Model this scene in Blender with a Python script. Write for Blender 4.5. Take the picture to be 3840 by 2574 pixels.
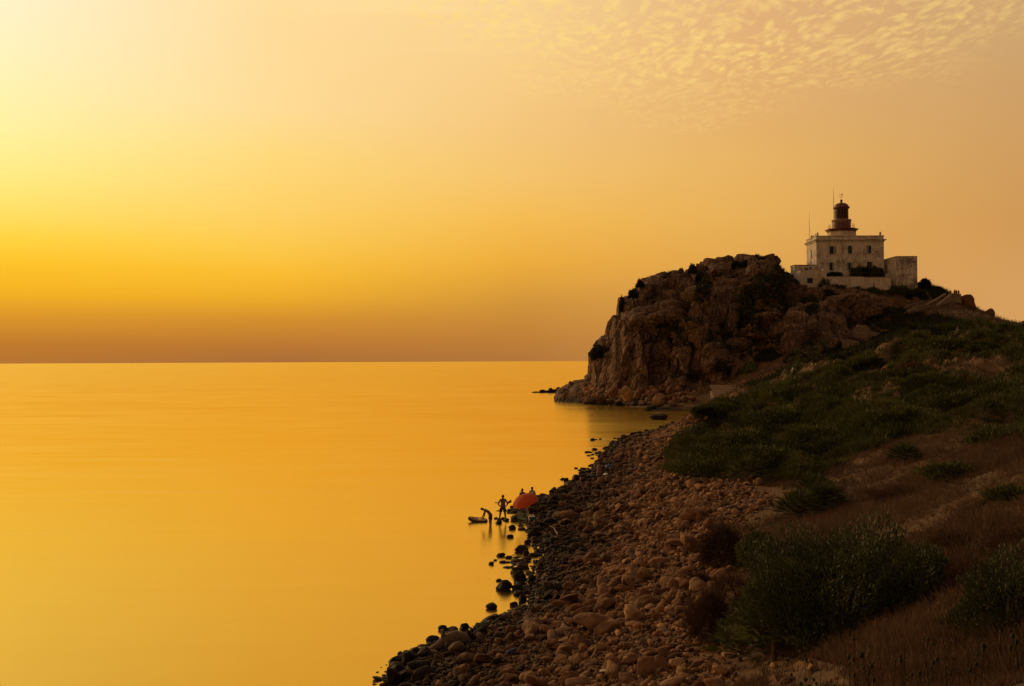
import bpy, math, random
import numpy as np
from mathutils import Matrix, Vector
random.seed(7)
RNG = np.random.default_rng(11)
for o in list(bpy.data.objects):
    bpy.data.objects.remove(o)
S = bpy.context.scene
COL = S.collection
rad = math.radians

# ------------------------------------------------------------------ camera
FPX, CU, CV = 996.0, 512.0, 343.0
CAMH = 11.2
PITCH = math.atan((361.2 - 343.0) / FPX)
ROLL = rad(0.25)
fw = np.array([0, math.cos(PITCH), math.sin(PITCH)])
up0 = np.array([0, -math.sin(PITCH), math.cos(PITCH)])
rt0 = np.array([1.0, 0, 0])
RT = rt0 * math.cos(ROLL) - up0 * math.sin(ROLL)
UP = up0 * math.cos(ROLL) + rt0 * math.sin(ROLL)
CP = np.array([0, 0, CAMH])
cam = bpy.data.cameras.new('camera')
camo = bpy.data.objects.new('camera', cam)
COL.objects.link(camo)
m = Matrix.Identity(4)
for i in range(3):
    m[i][0] = RT[i]; m[i][1] = UP[i]; m[i][2] = -fw[i]; m[i][3] = CP[i]
camo.matrix_world = m
cam.sensor_width = 36.0
cam.lens = FPX / 1024.0 * 36.0
cam.clip_start = 0.3
cam.clip_end = 80000
S.camera = camo
S.render.resolution_x = 1024
S.render.resolution_y = 686

def pix(u, v, Y):
    d = FPX * fw + (u - CU) * RT - (v - CV) * UP
    return CP + d * (Y / d[1])
def proj(X, Y, Z):
    d = np.stack([X, Y, np.asarray(Z) - CAMH], -1)
    w = d @ fw
    w = np.where(w < 0.1, 0.1, w)
    return CU + FPX * (d @ RT) / w, CV - FPX * (d @ UP) / w

# ------------------------------------------------------------------ view, world, sun
S.view_settings.view_transform = 'Standard'
S.view_settings.look = 'None'
S.view_settings.exposure = 0.0
S.view_settings.gamma = 1.0
try:
    S.cycles.max_bounces = 5
    S.cycles.diffuse_bounces = 2
    S.cycles.glossy_bounces = 2
    S.cycles.sample_clamp_indirect = 4.0
except Exception:
    pass
SUN_AZ, SUN_EL = rad(-41), rad(15)
def lin(c):
    return tuple(((x / 255.0) / 12.92 if x / 255.0 <= 0.04045 else ((x / 255.0 + 0.055) / 1.055) ** 2.4) for x in c)
sd = Vector((math.sin(SUN_AZ) * math.cos(SUN_EL), math.cos(SUN_AZ) * math.cos(SUN_EL), math.sin(SUN_EL)))
sl = bpy.data.lights.new('sun', 'SUN')
sl.energy = 1.9
sl.angle = rad(9)
sl.color = (1.0, 0.62, 0.28)
so = bpy.data.objects.new('sun', sl)
so.rotation_euler = (-sd).to_track_quat('-Z', 'Y').to_euler()
COL.objects.link(so)

W = bpy.data.worlds.new('World')
S.world = W
W.use_nodes = True
NT = W.node_tree
NT.nodes.clear()
class G:
    def __init__(s, nt): s.nt = nt
    def n(s, t, **k):
        x = s.nt.nodes.new(t)
        for a, b in k.items(): setattr(x, a, b)
        return x
    def put(s, sock, v):
        if isinstance(v, bpy.types.NodeSocket): s.nt.links.new(v, sock)
        elif v is not None: sock.default_value = v
    def math(s, op, a, b=None, c=None, clamp=False):
        x = s.n('ShaderNodeMath', operation=op); x.use_clamp = clamp
        s.put(x.inputs[0], a)
        if b is not None: s.put(x.inputs[1], b)
        if c is not None: s.put(x.inputs[2], c)
        return x.outputs[0]
    def vm(s, op, a, b=None, out=0):
        x = s.n('ShaderNodeVectorMath', operation=op)
        s.put(x.inputs[0], a)
        if b is not None: s.put(x.inputs[1], b)
        return x.outputs[out]
    def mr(s, v, a, b, c=0.0, d=1.0, it='LINEAR'):
        x = s.n('ShaderNodeMapRange', interpolation_type=it)
        s.put(x.inputs[0], v); x.inputs[1].default_value = a; x.inputs[2].default_value = b
        x.inputs[3].default_value = c; x.inputs[4].default_value = d
        return x.outputs[0]
    def mix(s, f, a, b, bt='MIX'):
        x = s.n('ShaderNodeMix', data_type='RGBA', blend_type=bt)
        s.put(x.inputs[0], f)
        for sock, v in ((x.inputs[6], a), (x.inputs[7], b)):
            if isinstance(v, tuple): v = tuple(v[:3]) + (1.0,)
            s.put(sock, v)
        return x.outputs[2]
    def ramp(s, f, stops, it='LINEAR'):
        x = s.n('ShaderNodeValToRGB'); r = x.color_ramp; r.interpolation = it
        while len(r.elements) > 1: r.elements.remove(r.elements[-1])
        r.elements[0].position = stops[0][0]; r.elements[0].color = tuple(stops[0][1]) + (1,)
        for p, c in stops[1:]:
            e = r.elements.new(p); e.color = tuple(c) + (1,)
        s.put(x.inputs[0], f)
        return x.outputs[0]
    def noise(s, vec, scale, detail=3, rough=0.55, dist=0.0):
        x = s.n('ShaderNodeTexNoise'); s.put(x.inputs['Vector'], vec)
        x.inputs['Scale'].default_value = scale; x.inputs['Detail'].default_value = detail
        x.inputs['Roughness'].default_value = rough; x.inputs['Distortion'].default_value = dist
        return x.outputs[0]
g = G(NT)
tc = g.n('ShaderNodeTexCoord')
dr = g.vm('NORMALIZE', tc.outputs['Generated'])
sx = g.n('ShaderNodeSeparateXYZ'); g.put(sx.inputs[0], dr)
el = g.math('MULTIPLY', g.math('ARCSINE', sx.outputs[2]), 180 / math.pi)
cx = g.n('ShaderNodeCombineXYZ'); g.put(cx.inputs[0], sx.outputs[0]); g.put(cx.inputs[1], sx.outputs[1])
hn = g.vm('NORMALIZE', cx.outputs[0])
dd = g.vm('DOT_PRODUCT', hn, (math.sin(SUN_AZ), math.cos(SUN_AZ), 0.0), out=1)
daz = g.math('MULTIPLY', g.math('ARCCOSINE', g.math('MINIMUM', dd, 0.999999)), 180 / math.pi)
EL = 25.0
e = g.math('DIVIDE', el, EL, clamp=True)
def RM(st): return g.ramp(e, [(a / EL, lin(c)) for a, c in st])
D0 = 41 - 27.2
cols = [
 (D0 + .3, RM([(0, (182, 116, 50)), (1, (192, 122, 45)), (2.4, (218, 148, 42)), (3.8, (243, 178, 32)), (5.2, (250, 193, 38)), (6.5, (252, 208, 62)), (7.9, (252, 220, 100)), (9.9, (253, 231, 132)), (12, (253, 236, 158)), (15.5, (253, 237, 184)), (20, (253, 237, 204))])),
 (D0 + 14, RM([(0, (170, 110, 56)), (1, (188, 120, 50)), (2.4, (212, 142, 45)), (3.7, (238, 172, 42)), (5.0, (249, 187, 50)), (6.5, (251, 199, 75)), (8.5, (252, 206, 100)), (11.5, (253, 214, 122)), (14, (253, 217, 148)), (20, (253, 217, 153))])),
 (D0 + 28, RM([(0, (178, 118, 58)), (1.2, (190, 126, 56)), (3.2, (207, 145, 58)), (5.7, (236, 171, 60)), (8.2, (244, 186, 82)), (10.6, (244, 194, 108)), (13, (243, 196, 121)), (16, (246, 202, 132)), (20, (248, 208, 145))])),
 (D0 + 41, RM([(0, (196, 140, 74)), (3.0, (212, 152, 76)), (5.5, (224, 164, 80)), (8, (229, 173, 88)), (11, (230, 177, 98)), (14, (226, 174, 108)), (20, (224, 176, 122))])),
 (D0 + 54, RM([(0, (214, 158, 92)), (3.8, (212, 157, 92)), (7.1, (208, 152, 85)), (11, (208, 157, 95)), (16, (206, 163, 110)), (20, (208, 165, 116))])),
 (180, RM([(0, (118, 95, 79)), (8, (125, 102, 86)), (20, (127, 105, 92))])),
]
c = cols[0][1]
for (a, ca), (b, cb) in zip(cols, cols[1:]):
    c = g.mix(g.mr(daz, a, b), c, cb)
zen = g.mr(el, 20, 75, it='SMOOTHSTEP')
c = g.mix(zen, c, lin((116, 92, 80)))
# glow of the hazy sun just outside the picture
sdot = g.math('MAXIMUM', g.vm('DOT_PRODUCT', dr, tuple(sd), out=1), 0.0)
gl = g.math('MULTIPLY', g.math('POWER', sdot, 90.0), 0.05)
c = g.mix(gl, c, (1.0, 0.58, 0.6), 'ADD')
# altocumulus: cells on a flat layer high above, stretched along the wind
iz = g.math('DIVIDE', 1.0, g.math('MAXIMUM', sx.outputs[2], 0.03))
px_ = g.math('MULTIPLY', sx.outputs[0], iz); py_ = g.math('MULTIPLY', sx.outputs[1], iz)
pv = g.n('ShaderNodeCombineXYZ'); g.put(pv.inputs[0], px_); g.put(pv.inputs[1], py_)
mp = g.n('ShaderNodeMapping'); mp.inputs['Rotation'].default_value = (0, 0, rad(-24)); mp.inputs['Scale'].default_value = (1.5, 0.85, 1)
g.put(mp.inputs[0], pv.outputs[0])
wob = g.n('ShaderNodeTexNoise'); g.put(wob.inputs['Vector'], mp.outputs[0]); wob.inputs['Scale'].default_value = 3.0
wv = g.vm('ADD', mp.outputs[0], g.vm('MULTIPLY', wob.outputs['Color'], (.2, .2, .2)))
n1 = g.noise(wv, 21.0, 3, 0.6)
vo = g.n('ShaderNodeTexVoronoi', feature='SMOOTH_F1'); g.put(vo.inputs['Vector'], wv); vo.inputs['Scale'].default_value = 19.0
vo.inputs['Smoothness'].default_value = 1.0
cells = g.math('ADD', g.mr(vo.outputs['Distance'], 0.15, 0.62, 1.0, 0.0, 'SMOOTHSTEP'), g.mr(n1, 0.36, 0.66, -0.55, 0.6))
big = g.noise(pv.outputs[0], 1.3, 3, 0.5)
# bank outline, in azimuth and elevation seen from the ground
az = g.math('MULTIPLY', g.math('ARCTAN2', sx.outputs[0], sx.outputs[1]), 180 / math.pi)
low = g.math('ADD', 13.4, g.math('MULTIPLY', g.math('POWER', g.math('ABSOLUTE', g.math('SUBTRACT', az, 12.0)), 1.75), g.mr(az, 11, 13, 0.03, 0.02)))
lown = g.math('ADD', low, g.mr(big, 0.3, 0.7, 1.2, -1.2))
mask = g.math('MULTIPLY', g.mr(g.math('SUBTRACT', el, lown), -1.0, 3.4, 0, 1, 'SMOOTHSTEP'), g.mr(el, 34, 55, 1, 0))
mask = g.math('MULTIPLY', mask, g.mr(az, 9, 30, 1.0, 0.5))
cf = g.math('MULTIPLY', g.math('MULTIPLY', cells, mask), g.mr(big, 0.3, 0.6, 0.44, 0.56), clamp=True)
c = g.mix(cf, c, lin((255, 218, 128)))
# thin veil streaks left of the bank
vm_ = g.n('ShaderNodeMapping'); vm_.inputs['Scale'].default_value = (0.5, 2.6, 1); vm_.inputs['Rotation'].default_value = (0, 0, rad(-8))
g.put(vm_.inputs[0], pv.outputs[0])
veil = g.math('MULTIPLY', g.mr(g.noise(vm_.outputs[0], 1.6, 4, 0.5), 0.48, 0.72), g.math('MULTIPLY', g.mr(el, 16.5, 19.5), g.mr(az, 3, -3)))
c = g.mix(g.math('MULTIPLY', veil, g.mr(az, -24, -10, 0.15, 0.6)), c, lin((255, 226, 160)))
bg = g.n('ShaderNodeBackground'); g.put(bg.inputs[0], c); bg.inputs[1].default_value = 1.0
wo = g.n('ShaderNodeOutputWorld'); NT.links.new(bg.outputs[0], wo.inputs[0])
# a low-sun dusk sky adds its faint light to the painted haze colours
nis = g.n('ShaderNodeTexSky', sky_type='NISHITA'); nis.sun_disc = False; nis.sun_elevation = SUN_EL; nis.sun_rotation = SUN_AZ
nis.dust_density = 8.0; nis.air_density = 2.0
bg2 = g.n('ShaderNodeBackground'); g.put(bg2.inputs[0], nis.outputs[0]); bg2.inputs[1].default_value = 0.002
ad = g.n('ShaderNodeAddShader'); NT.links.new(bg.outputs[0], ad.inputs[0]); NT.links.new(bg2.outputs[0], ad.inputs[1])
NT.links.new(ad.outputs[0], wo.inputs[0])

# ------------------------------------------------------------------ materials
def newmat(name):
    mt = bpy.data.materials.new(name); mt.use_nodes = True
    nt = mt.node_tree; b = nt.nodes['Principled BSDF']
    b.inputs['Roughness'].default_value = 0.85
    b.inputs['Specular IOR Level'].default_value = 0.2
    return mt, G(nt), b
def flat(name, col, rough=0.8, spec=0.2, var=0.25, sc=2.0, metal=0.0):
    mt, g, b = newmat(name)
    t = g.n('ShaderNodeTexCoord').outputs['Object']
    nz = g.noise(t, sc, 4)
    d = tuple(x * (1 - var) for x in col); l = tuple(min(1, x * (1 + var)) for x in col)
    g.put(b.inputs['Base Color'], g.ramp(nz, [(0.3, d), (0.7, l)]))
    b.inputs['Roughness'].default_value = rough; b.inputs['Specular IOR Level'].default_value = spec
    b.inputs['Metallic'].default_value = metal
    return mt
def bumpify(g, b, h, strength, dist):
    x = g.n('ShaderNodeBump'); x.inputs['Strength'].default_value = strength; x.inputs['Distance'].default_value = dist
    g.put(x.inputs['Height'], h); g.nt.links.new(x.outputs[0], b.inputs['Normal'])

def rock_mat(name, ca, cb, cc, sc, bd, island=False, wet=False, crack=0):
    mt, g, b = newmat(name)
    geo = g.n('ShaderNodeNewGeometry'); pos = geo.outputs['Position']
    n1 = g.noise(pos, sc, 6, 0.6, 0.4); n2 = g.noise(pos, sc * 5, 5, 0.65); n3 = g.noise(pos, sc * 0.25, 2)
    c = g.ramp(n1, [(0.3, ca), (0.5, cb), (0.68, cc)])
    c = g.mix(g.mr(n2, 0.35, 0.7, 0, 0.55), c, tuple(x * 0.45 for x in ca))
    c = g.mix(g.mr(n3, 0.35, 0.65, 0, 0.4), c, cb)
    if island:
        r = geo.outputs['Random Per Island']
        c = g.mix(1.0, c, g.ramp(r, [(0.0, (.28, .22, .18)), (0.25, (.55, .44, .36)), (0.5, (.95, .68, .48)), (0.75, (1.15, 1.0, .85)), (1.0, (1.7, 1.5, 1.22))]), 'MULTIPLY')
    if wet:  # wet stone by the water; band widened to paint in the lower beach's shade
        s = g.n('ShaderNodeSeparateXYZ'); g.put(s.inputs[0], pos)
        wz = g.math('ADD', s.outputs[2], g.mr(n1, 0.3, 0.7, -0.25, 0.25))
        w = g.mr(wz, 0.25, 1.75, 0.0, 1.0, 'SMOOTHSTEP')
        c = g.mix(w, g.mix(1.0, c, (0.16, 0.14, 0.11), 'MULTIPLY'), c)
        g.put(b.inputs['Roughness'], g.mr(wz, 0.05, 0.4, 0.65, 0.92))
    g.put(b.inputs['Base Color'], c)
    hgt = g.math('ADD', g.math('MULTIPLY', n2, 0.6), n1)
    if crack:
        hgt = g.math('MULTIPLY', hgt, 0.45)
        wn_ = g.n('ShaderNodeTexNoise'); g.put(wn_.inputs['Vector'], pos); wn_.inputs['Scale'].default_value = crack * .6
        pw = g.vm('ADD', g.vm('MULTIPLY', pos, (1, 1, .55)), g.vm('MULTIPLY', wn_.outputs['Color'], (1.6, 1.6, 1.6)))
        for sc_, am in ((crack, 1.1), (crack * 2.7, .55)):
            v_ = g.n('ShaderNodeTexVoronoi', feature='DISTANCE_TO_EDGE'); g.put(v_.inputs['Vector'], pw); v_.inputs['Scale'].default_value = sc_
            hgt = g.math('ADD', hgt, g.math('MULTIPLY', g.mr(v_.outputs['Distance'], 0.0, 0.10), am))
    bumpify(g, b, hgt, 0.9, bd)
    return mt
M = {}
M['cliff'] = rock_mat('cliff_rock', (.09, .052, .034), (.165, .095, .06), (.25, .152, .098), 0.22, 0.7, wet=True, crack=0.35)
M['stones'] = rock_mat('beach_stone', (.088, .052, .032), (.17, .105, .066), (.30, .19, .12), 2.5, 0.05, island=True, wet=True)
STN = []
for nm, f in (('reddish', (.85, .62, .5)), ('tan', (1.15, 1.0, .8)), ('brown', (.68, .52, .4)), ('pale', (1.6, 1.5, 1.3)), ('dark', (.36, .31, .27))):
    STN.append((nm, rock_mat('stone_' + nm, *[tuple(a * b_ for a, b_ in zip(cc, f)) for cc in ((.09, .054, .032), (.165, .10, .06), (.26, .165, .10))], 2.5, 0.05, wet=True)))
STD = dict(STN)

def ground_mat():
    mt, g, b = newmat('hillside_soil')
    pos = g.n('ShaderNodeNewGeometry').outputs['Position']
    n1 = g.noise(pos, 0.35, 6, 0.6); n2 = g.noise(pos, 4.0, 6, 0.7); n3 = g.noise(pos, 0.08, 3)
    c = g.ramp(n1, [(0.3, (.05, .025, .012)), (0.5, (.11, .054, .024)), (0.72, (.19, .095, .042))])
    c = g.mix(g.mr(n2, 0.4, 0.7, 0, 0.6), c, (.045, .024, .013))
    c = g.mix(g.mr(n3, 0.4, 0.6, 0, 0.3), c, (.06, .05, .022))
    g.put(b.inputs['Base Color'], c)
    bumpify(g, b, g.math('ADD', n2, n1), 0.8, 0.15)
    return mt
M['ground'] = ground_mat()

def water_mat():
    mt, g, b = newmat('sea_water')
    nt = g.nt
    pos = g.n('ShaderNodeNewGeometry').outputs['Position']
    mp = g.n('ShaderNodeMapping'); mp.inputs['Scale'].default_value = (0.05, 0.4, 1); mp.inputs['Rotation'].default_value = (0, 0, rad(4)); g.put(mp.inputs[0], pos)
    n1 = g.noise(mp.outputs[0], 1.0, 6, 0.62, 0.5)
    gl = g.n('ShaderNodeBsdfAnisotropic') if False else g.n('ShaderNodeBsdfGlossy')
    gl.inputs['Color'].default_value = (0.95, 0.70, 0.22, 1)
    mp2 = g.n('ShaderNodeMapping'); mp2.inputs['Scale'].default_value = (0.012, 0.035, 1); mp2.inputs['Rotation'].default_value = (0, 0, rad(12)); g.put(mp2.inputs[0], pos)
    g.put(gl.inputs['Roughness'], g.math('ADD', g.mr(n1, 0.35, 0.65, -.03, 0.03), g.mr(g.noise(mp2.outputs[0], 1.0, 4, 0.6, 0.8), 0.35, 0.65, 0.185, 0.215)))
    df = g.n('ShaderNodeBsdfDiffuse'); df.inputs['Color'].default_value = (0.07, 0.045, 0.02, 1)
    bp = g.n('ShaderNodeBump'); bp.inputs['Strength'].default_value = 0.06; bp.inputs['Distance'].default_value = 0.25
    g.put(bp.inputs['Height'], n1)
    nt.links.new(bp.outputs[0], gl.inputs['Normal'])
    mx = g.n('ShaderNodeMixShader')
    fr = g.n('ShaderNodeLayerWeight'); fr.inputs['Blend'].default_value = 0.5
    g.put(mx.inputs[0], g.mr(fr.outputs['Facing'], 0.6, 0.95, 0.72, 0.97))
    g.put(gl.inputs['Color'], g.mix(g.mr(fr.outputs['Facing'], 0.68, 0.98), (0.84, 0.55, 0.10), (0.97, 0.735, 0.235)))
    nt.links.new(df.outputs[0], mx.inputs[1]); nt.links.new(gl.outputs[0], mx.inputs[2])
    nt.links.new(mx.outputs[0], nt.nodes['Material Output'].inputs['Surface'])
    nt.nodes.remove(b)
    return mt
M['water'] = water_mat()

def plaster(name, stain, peel_lo, peel_hi, base=(.52, .465, .41)):
    mt, g, b = newmat(name)
    t = g.n('ShaderNodeTexCoord').outputs['Object']
    n1 = g.noise(t, 0.7, 5, 0.6, 0.3); n2 = g.noise(t, 3.2, 5, 0.6, 1.0); n3 = g.noise(t, 0.33, 2)
    mp = g.n('ShaderNodeMapping'); mp.inputs['Scale'].default_value = (2.2, 2.2, 0.25); g.put(mp.inputs[0], t)
    st = g.noise(mp.outputs[0], 1.0, 4, 0.6)
    c = g.mix(g.mr(n1, 0.35, 0.7, 0, stain), base, (.30, .205, .13))
    c = g.mix(g.mr(st, 0.5, 0.75, 0, stain), c, (.22, .14, .08))
    pl = g.math('ADD', g.math('MULTIPLY', n2, 0.65), g.math('MULTIPLY', n3, 0.35))
    pk = g.mr(pl, peel_lo, peel_hi)
    c = g.mix(g.math('MULTIPLY', pk, 0.85), c, (.085, .06, .042))
    g.put(b.inputs['Base Color'], c)
    bumpify(g, b, g.math('SUBTRACT', n2, g.math('MULTIPLY', pk, 0.5)), 0.5, 0.06)
    return mt
M['plaster'] = plaster('weathered_plaster', 0.6, 0.535, 0.575)
M['plaster_peeling'] = plaster('peeling_plaster', 0.4, 0.49, 0.515)
M['plaster_clean'] = plaster('terrace_plaster', 0.55, 0.66, 0.70, (.50, .43, .36))
M['red'] = flat('dark_red_paint', (.10, .028, .02), 0.55, 0.4, 0.3, 1.5)
M['dark'] = flat('dark_interior', (.012, .010, .009), 0.6, 0.3)
M['glass'] = flat('lantern_glass', (.014, .009, .008), 0.45, 0.2)
M['shutter'] = flat('shutter_paint', (.17, .17, .15), 0.7)
M['metal'] = flat('weathered_metal', (.06, .045, .035), 0.5, 0.4)
M['concrete'] = flat('pale_coping', (.20, .14, .095), 0.9, var=0.35)
M['shrub'] = None
def brickish(name, ca, cb, sx_, sy_):
    mt, g, b = newmat(name)
    t = g.n('ShaderNodeTexCoord').outputs['Object']
    sp = g.n('ShaderNodeSeparateXYZ'); g.put(sp.inputs[0], t)
    cb_ = g.n('ShaderNodeCombineXYZ'); g.put(cb_.inputs[0], g.math('ADD', sp.outputs[0], g.math('MULTIPLY', sp.outputs[1], 0.8))); g.put(cb_.inputs[1], sp.outputs[2])
    w = g.n('ShaderNodeTexNoise'); g.put(w.inputs['Vector'], t); w.inputs['Scale'].default_value = 1.5
    br = g.n('ShaderNodeTexBrick'); g.put(br.inputs['Vector'], g.vm('ADD', cb_.outputs[0], g.vm('MULTIPLY', w.outputs['Color'], (.25, .25, .0))))
    br.inputs['Scale'].default_value = 1.0; br.inputs['Brick Width'].default_value = sx_; br.inputs['Row Height'].default_value = sy_
    br.inputs['Mortar Size'].default_value = 0.05; br.inputs['Color1'].default_value = ca + (1,); br.inputs['Color2'].default_value = cb + (1,)
    br.inputs['Mortar'].default_value = tuple(x * .25 for x in ca) + (1,)
    n = g.noise(t, 1.2, 4)
    g.put(b.inputs['Base Color'], g.mix(g.mr(n, 0.3, 0.7, 0, 0.6), br.outputs[0], tuple(x * .5 for x in ca)))
    bumpify(g, b, br.outputs['Fac'], -0.6, 0.1)
    return mt
M['drystone'] = brickish('dry_stone', (.21, .14, .09), (.34, .24, .155), 0.75, 0.34)
M['tiles'] = brickish('roof_tiles', (.20, .12, .07), (.33, .22, .14), 0.35, 0.5)
def leafmat(name, ca, cb, rough=0.6, spec=0.3, trans=0.25):
    mt, g, b = newmat(name)
    geo = g.n('ShaderNodeNewGeometry')
    n = g.mr(g.math('ADD', g.math('MULTIPLY', g.noise(geo.outputs['Position'], 0.16, 3), 0.6), g.math('MULTIPLY', g.noise(geo.outputs['Position'], 0.9, 3), 0.4)), 0.34, 0.66)
    f = g.math('ADD', g.math('MULTIPLY', geo.outputs['Random Per Island'], 0.45), g.math('MULTIPLY', n, 0.55))
    c = g.ramp(f, [(0.15, ca), (0.8, cb)])
    g.put(b.inputs['Base Color'], c)
    b.inputs['Roughness'].default_value = rough; b.inputs['Specular IOR Level'].default_value = spec
    if trans:
        tr = g.n('ShaderNodeBsdfTranslucent'); g.put(tr.inputs[0], c)
        mx = g.n('ShaderNodeMixShader'); mx.inputs[0].default_value = trans
        g.nt.links.new(b.outputs[0], mx.inputs[1]); g.nt.links.new(tr.outputs[0], mx.inputs[2])
        g.nt.links.new(mx.outputs[0], g.nt.nodes['Material Output'].inputs['Surface'])
    return mt
M['lf_green'] = leafmat('leaf_green', (.018, .024, .007), (.085, .088, .020), 0.7, 0.15, 0.15)
M['lf_olive'] = leafmat('leaf_oleander', (.020, .026, .011), (.062, .070, .026), 0.65, 0.2, 0.12)
M['lf_palm'] = leafmat('leaf_palm', (.05, .065, .016), (.17, .17, .045), 0.5, 0.3, 0.2)
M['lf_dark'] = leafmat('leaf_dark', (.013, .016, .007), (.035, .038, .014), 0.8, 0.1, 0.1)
M['lf_dry'] = leafmat('dry_twigs', (.035, .019, .012), (.095, .05, .032), 0.9, 0.1, 0.1)
M['grass_dry'] = leafmat('dry_grass_blades', (.04, .023, .014), (.14, .082, .05), 0.8, 0.1, 0.2)
M['lf_cactus'] = leafmat('cactus_pad', (.05, .06, .018), (.14, .14, .04), 0.6, 0.3, 0.0)
M['wood'] = flat('driftwood', (.09, .06, .04), 0.9, var=0.4, sc=6)
# ------------------------------------------------------------------ mesh helpers
def mesh(name, V, F, mat=None, smooth=False):
    V = np.asarray(V, dtype=np.float32)
    me = bpy.data.meshes.new(name)
    if isinstance(F, np.ndarray):
        k = F.shape[1]; nf = F.shape[0]
        me.vertices.add(len(V)); me.vertices.foreach_set('co', V.ravel())
        me.loops.add(nf * k); me.loops.foreach_set('vertex_index', F.astype(np.int32).ravel())
        me.polygons.add(nf); me.polygons.foreach_set('loop_start', np.arange(0, nf * k, k, dtype=np.int32))
        try: me.polygons.foreach_set('loop_total', np.full(nf, k, dtype=np.int32))
        except Exception: pass
        me.update(calc_edges=True)
    else:
        me.from_pydata([tuple(map(float, v)) for v in V], [], [tuple(int(i) for i in f) for f in F])
    if smooth: me.polygons.foreach_set('use_smooth', np.ones(len(me.polygons), dtype=bool))
    if mat: me.materials.append(mat)
    me.update()
    return me
def link(name, me, parent=None, loc=(0, 0, 0), rot=None, scale=None):
    o = bpy.data.objects.new(name, me); COL.objects.link(o)
    o.location = tuple(float(x) for x in loc)
    if rot is not None: o.rotation_euler = rot
    if scale is not None: o.scale = scale
    if parent: o.parent = parent
    return o
def tag(o, label=None, cat=None, group=None, kind=None):
    if label: o['label'] = label
    if cat: o['category'] = cat
    if group: o['group'] = group
    if kind: o['kind'] = kind
    return o
class MB:
    def __init__(s): s.V = []; s.F = []
    def add(s, V, F):
        n = len(s.V); s.V += [tuple(v) for v in V]; s.F += [tuple(i + n for i in f) for f in F]; return s
    def box(s, x0, x1, y0, y1, z0, z1):
        V = [(x, y, z) for z in (z0, z1) for y in (y0, y1) for x in (x0, x1)]
        return s.add(V, [(0, 2, 3, 1), (4, 5, 7, 6), (0, 1, 5, 4), (1, 3, 7, 5), (3, 2, 6, 7), (2, 0, 4, 6)])
    def lathe(s, cx, cy, prof, n=24, ph=0.0):
        V = []; F = []
        for r, z in prof:
            for k in range(n):
                a = 2 * math.pi * k / n + ph; V.append((cx + r * math.cos(a), cy + r * math.sin(a), z))
        for i in range(len(prof) - 1):
            for k in range(n):
                F.append((i * n + k, i * n + (k + 1) % n, (i + 1) * n + (k + 1) % n, (i + 1) * n + k))
        F.append(tuple(range((len(prof) - 1) * n, len(prof) * n))); F.append(tuple(reversed(range(n))))
        return s.add(V, F)
    def tube(s, pts, r, n=6):
        pts = [np.array(p, float) for p in pts]
        rs = r if isinstance(r, (list, tuple)) else [r] * len(pts)
        V = []; F = []
        for i, p in enumerate(pts):
            d = pts[min(i + 1, len(pts) - 1)] - pts[max(i - 1, 0)]; d = d / (np.linalg.norm(d) + 1e-9)
            a = np.cross(d, [0, 0, 1]) if abs(d[2]) < .9 else np.cross(d, [1, 0, 0]); a /= np.linalg.norm(a); b = np.cross(d, a)
            for k in range(n):
                t = 2 * math.pi * k / n; V.append(p + rs[i] * (math.cos(t) * a + math.sin(t) * b))
        for i in range(len(pts) - 1):
            for k in range(n): F.append((i * n + k, i * n + (k + 1) % n, (i + 1) * n + (k + 1) % n, (i + 1) * n + k))
        F.append(tuple(reversed(range(n)))); F.append(tuple(range((len(pts) - 1) * n, len(pts) * n)))
        return s.add(V, F)
    def wall(s, x0, x1, z0, z1, holes, y=0.0, depth=0.35):
        """front wall sheet at y facing -y with real openings and reveals"""
        xs = sorted(set([x0, x1] + [h[0] for h in holes] + [h[1] for h in holes]))
        zs = sorted(set([z0, z1] + [h[2] for h in holes] + [h[3] for h in holes]))
        for i in range(len(xs) - 1):
            for j in range(len(zs) - 1):
                cx_ = (xs[i] + xs[i + 1]) / 2; cz = (zs[j] + zs[j + 1]) / 2
                if any(h[0] < cx_ < h[1] and h[2] < cz < h[3] for h in holes): continue
                s.add([(xs[i], y, zs[j]), (xs[i + 1], y, zs[j]), (xs[i + 1], y, zs[j + 1]), (xs[i], y, zs[j + 1])], [(0, 1, 2, 3)])
        for a, b, c_, d in holes:
            f, bk = y, y + depth
            s.add([(a, f, c_), (b, f, c_), (b, f, d), (a, f, d), (a, bk, c_), (b, bk, c_), (b, bk, d), (a, bk, d)],
                  [(0, 4, 5, 1), (1, 5, 6, 2), (2, 6, 7, 3), (3, 7, 4, 0)])
        return s
    def obj(s, name, mat, parent=None, loc=(0, 0, 0), smooth=False, **k):
        return link(name, mesh(name, s.V, s.F, mat, smooth), parent, loc, **k)
def empty(name, loc, rz=0.0):
    o = bpy.data.objects.new(name, None); COL.objects.link(o); o.location = tuple(float(x) for x in loc); o.rotation_euler = (0, 0, rz); return o

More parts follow.
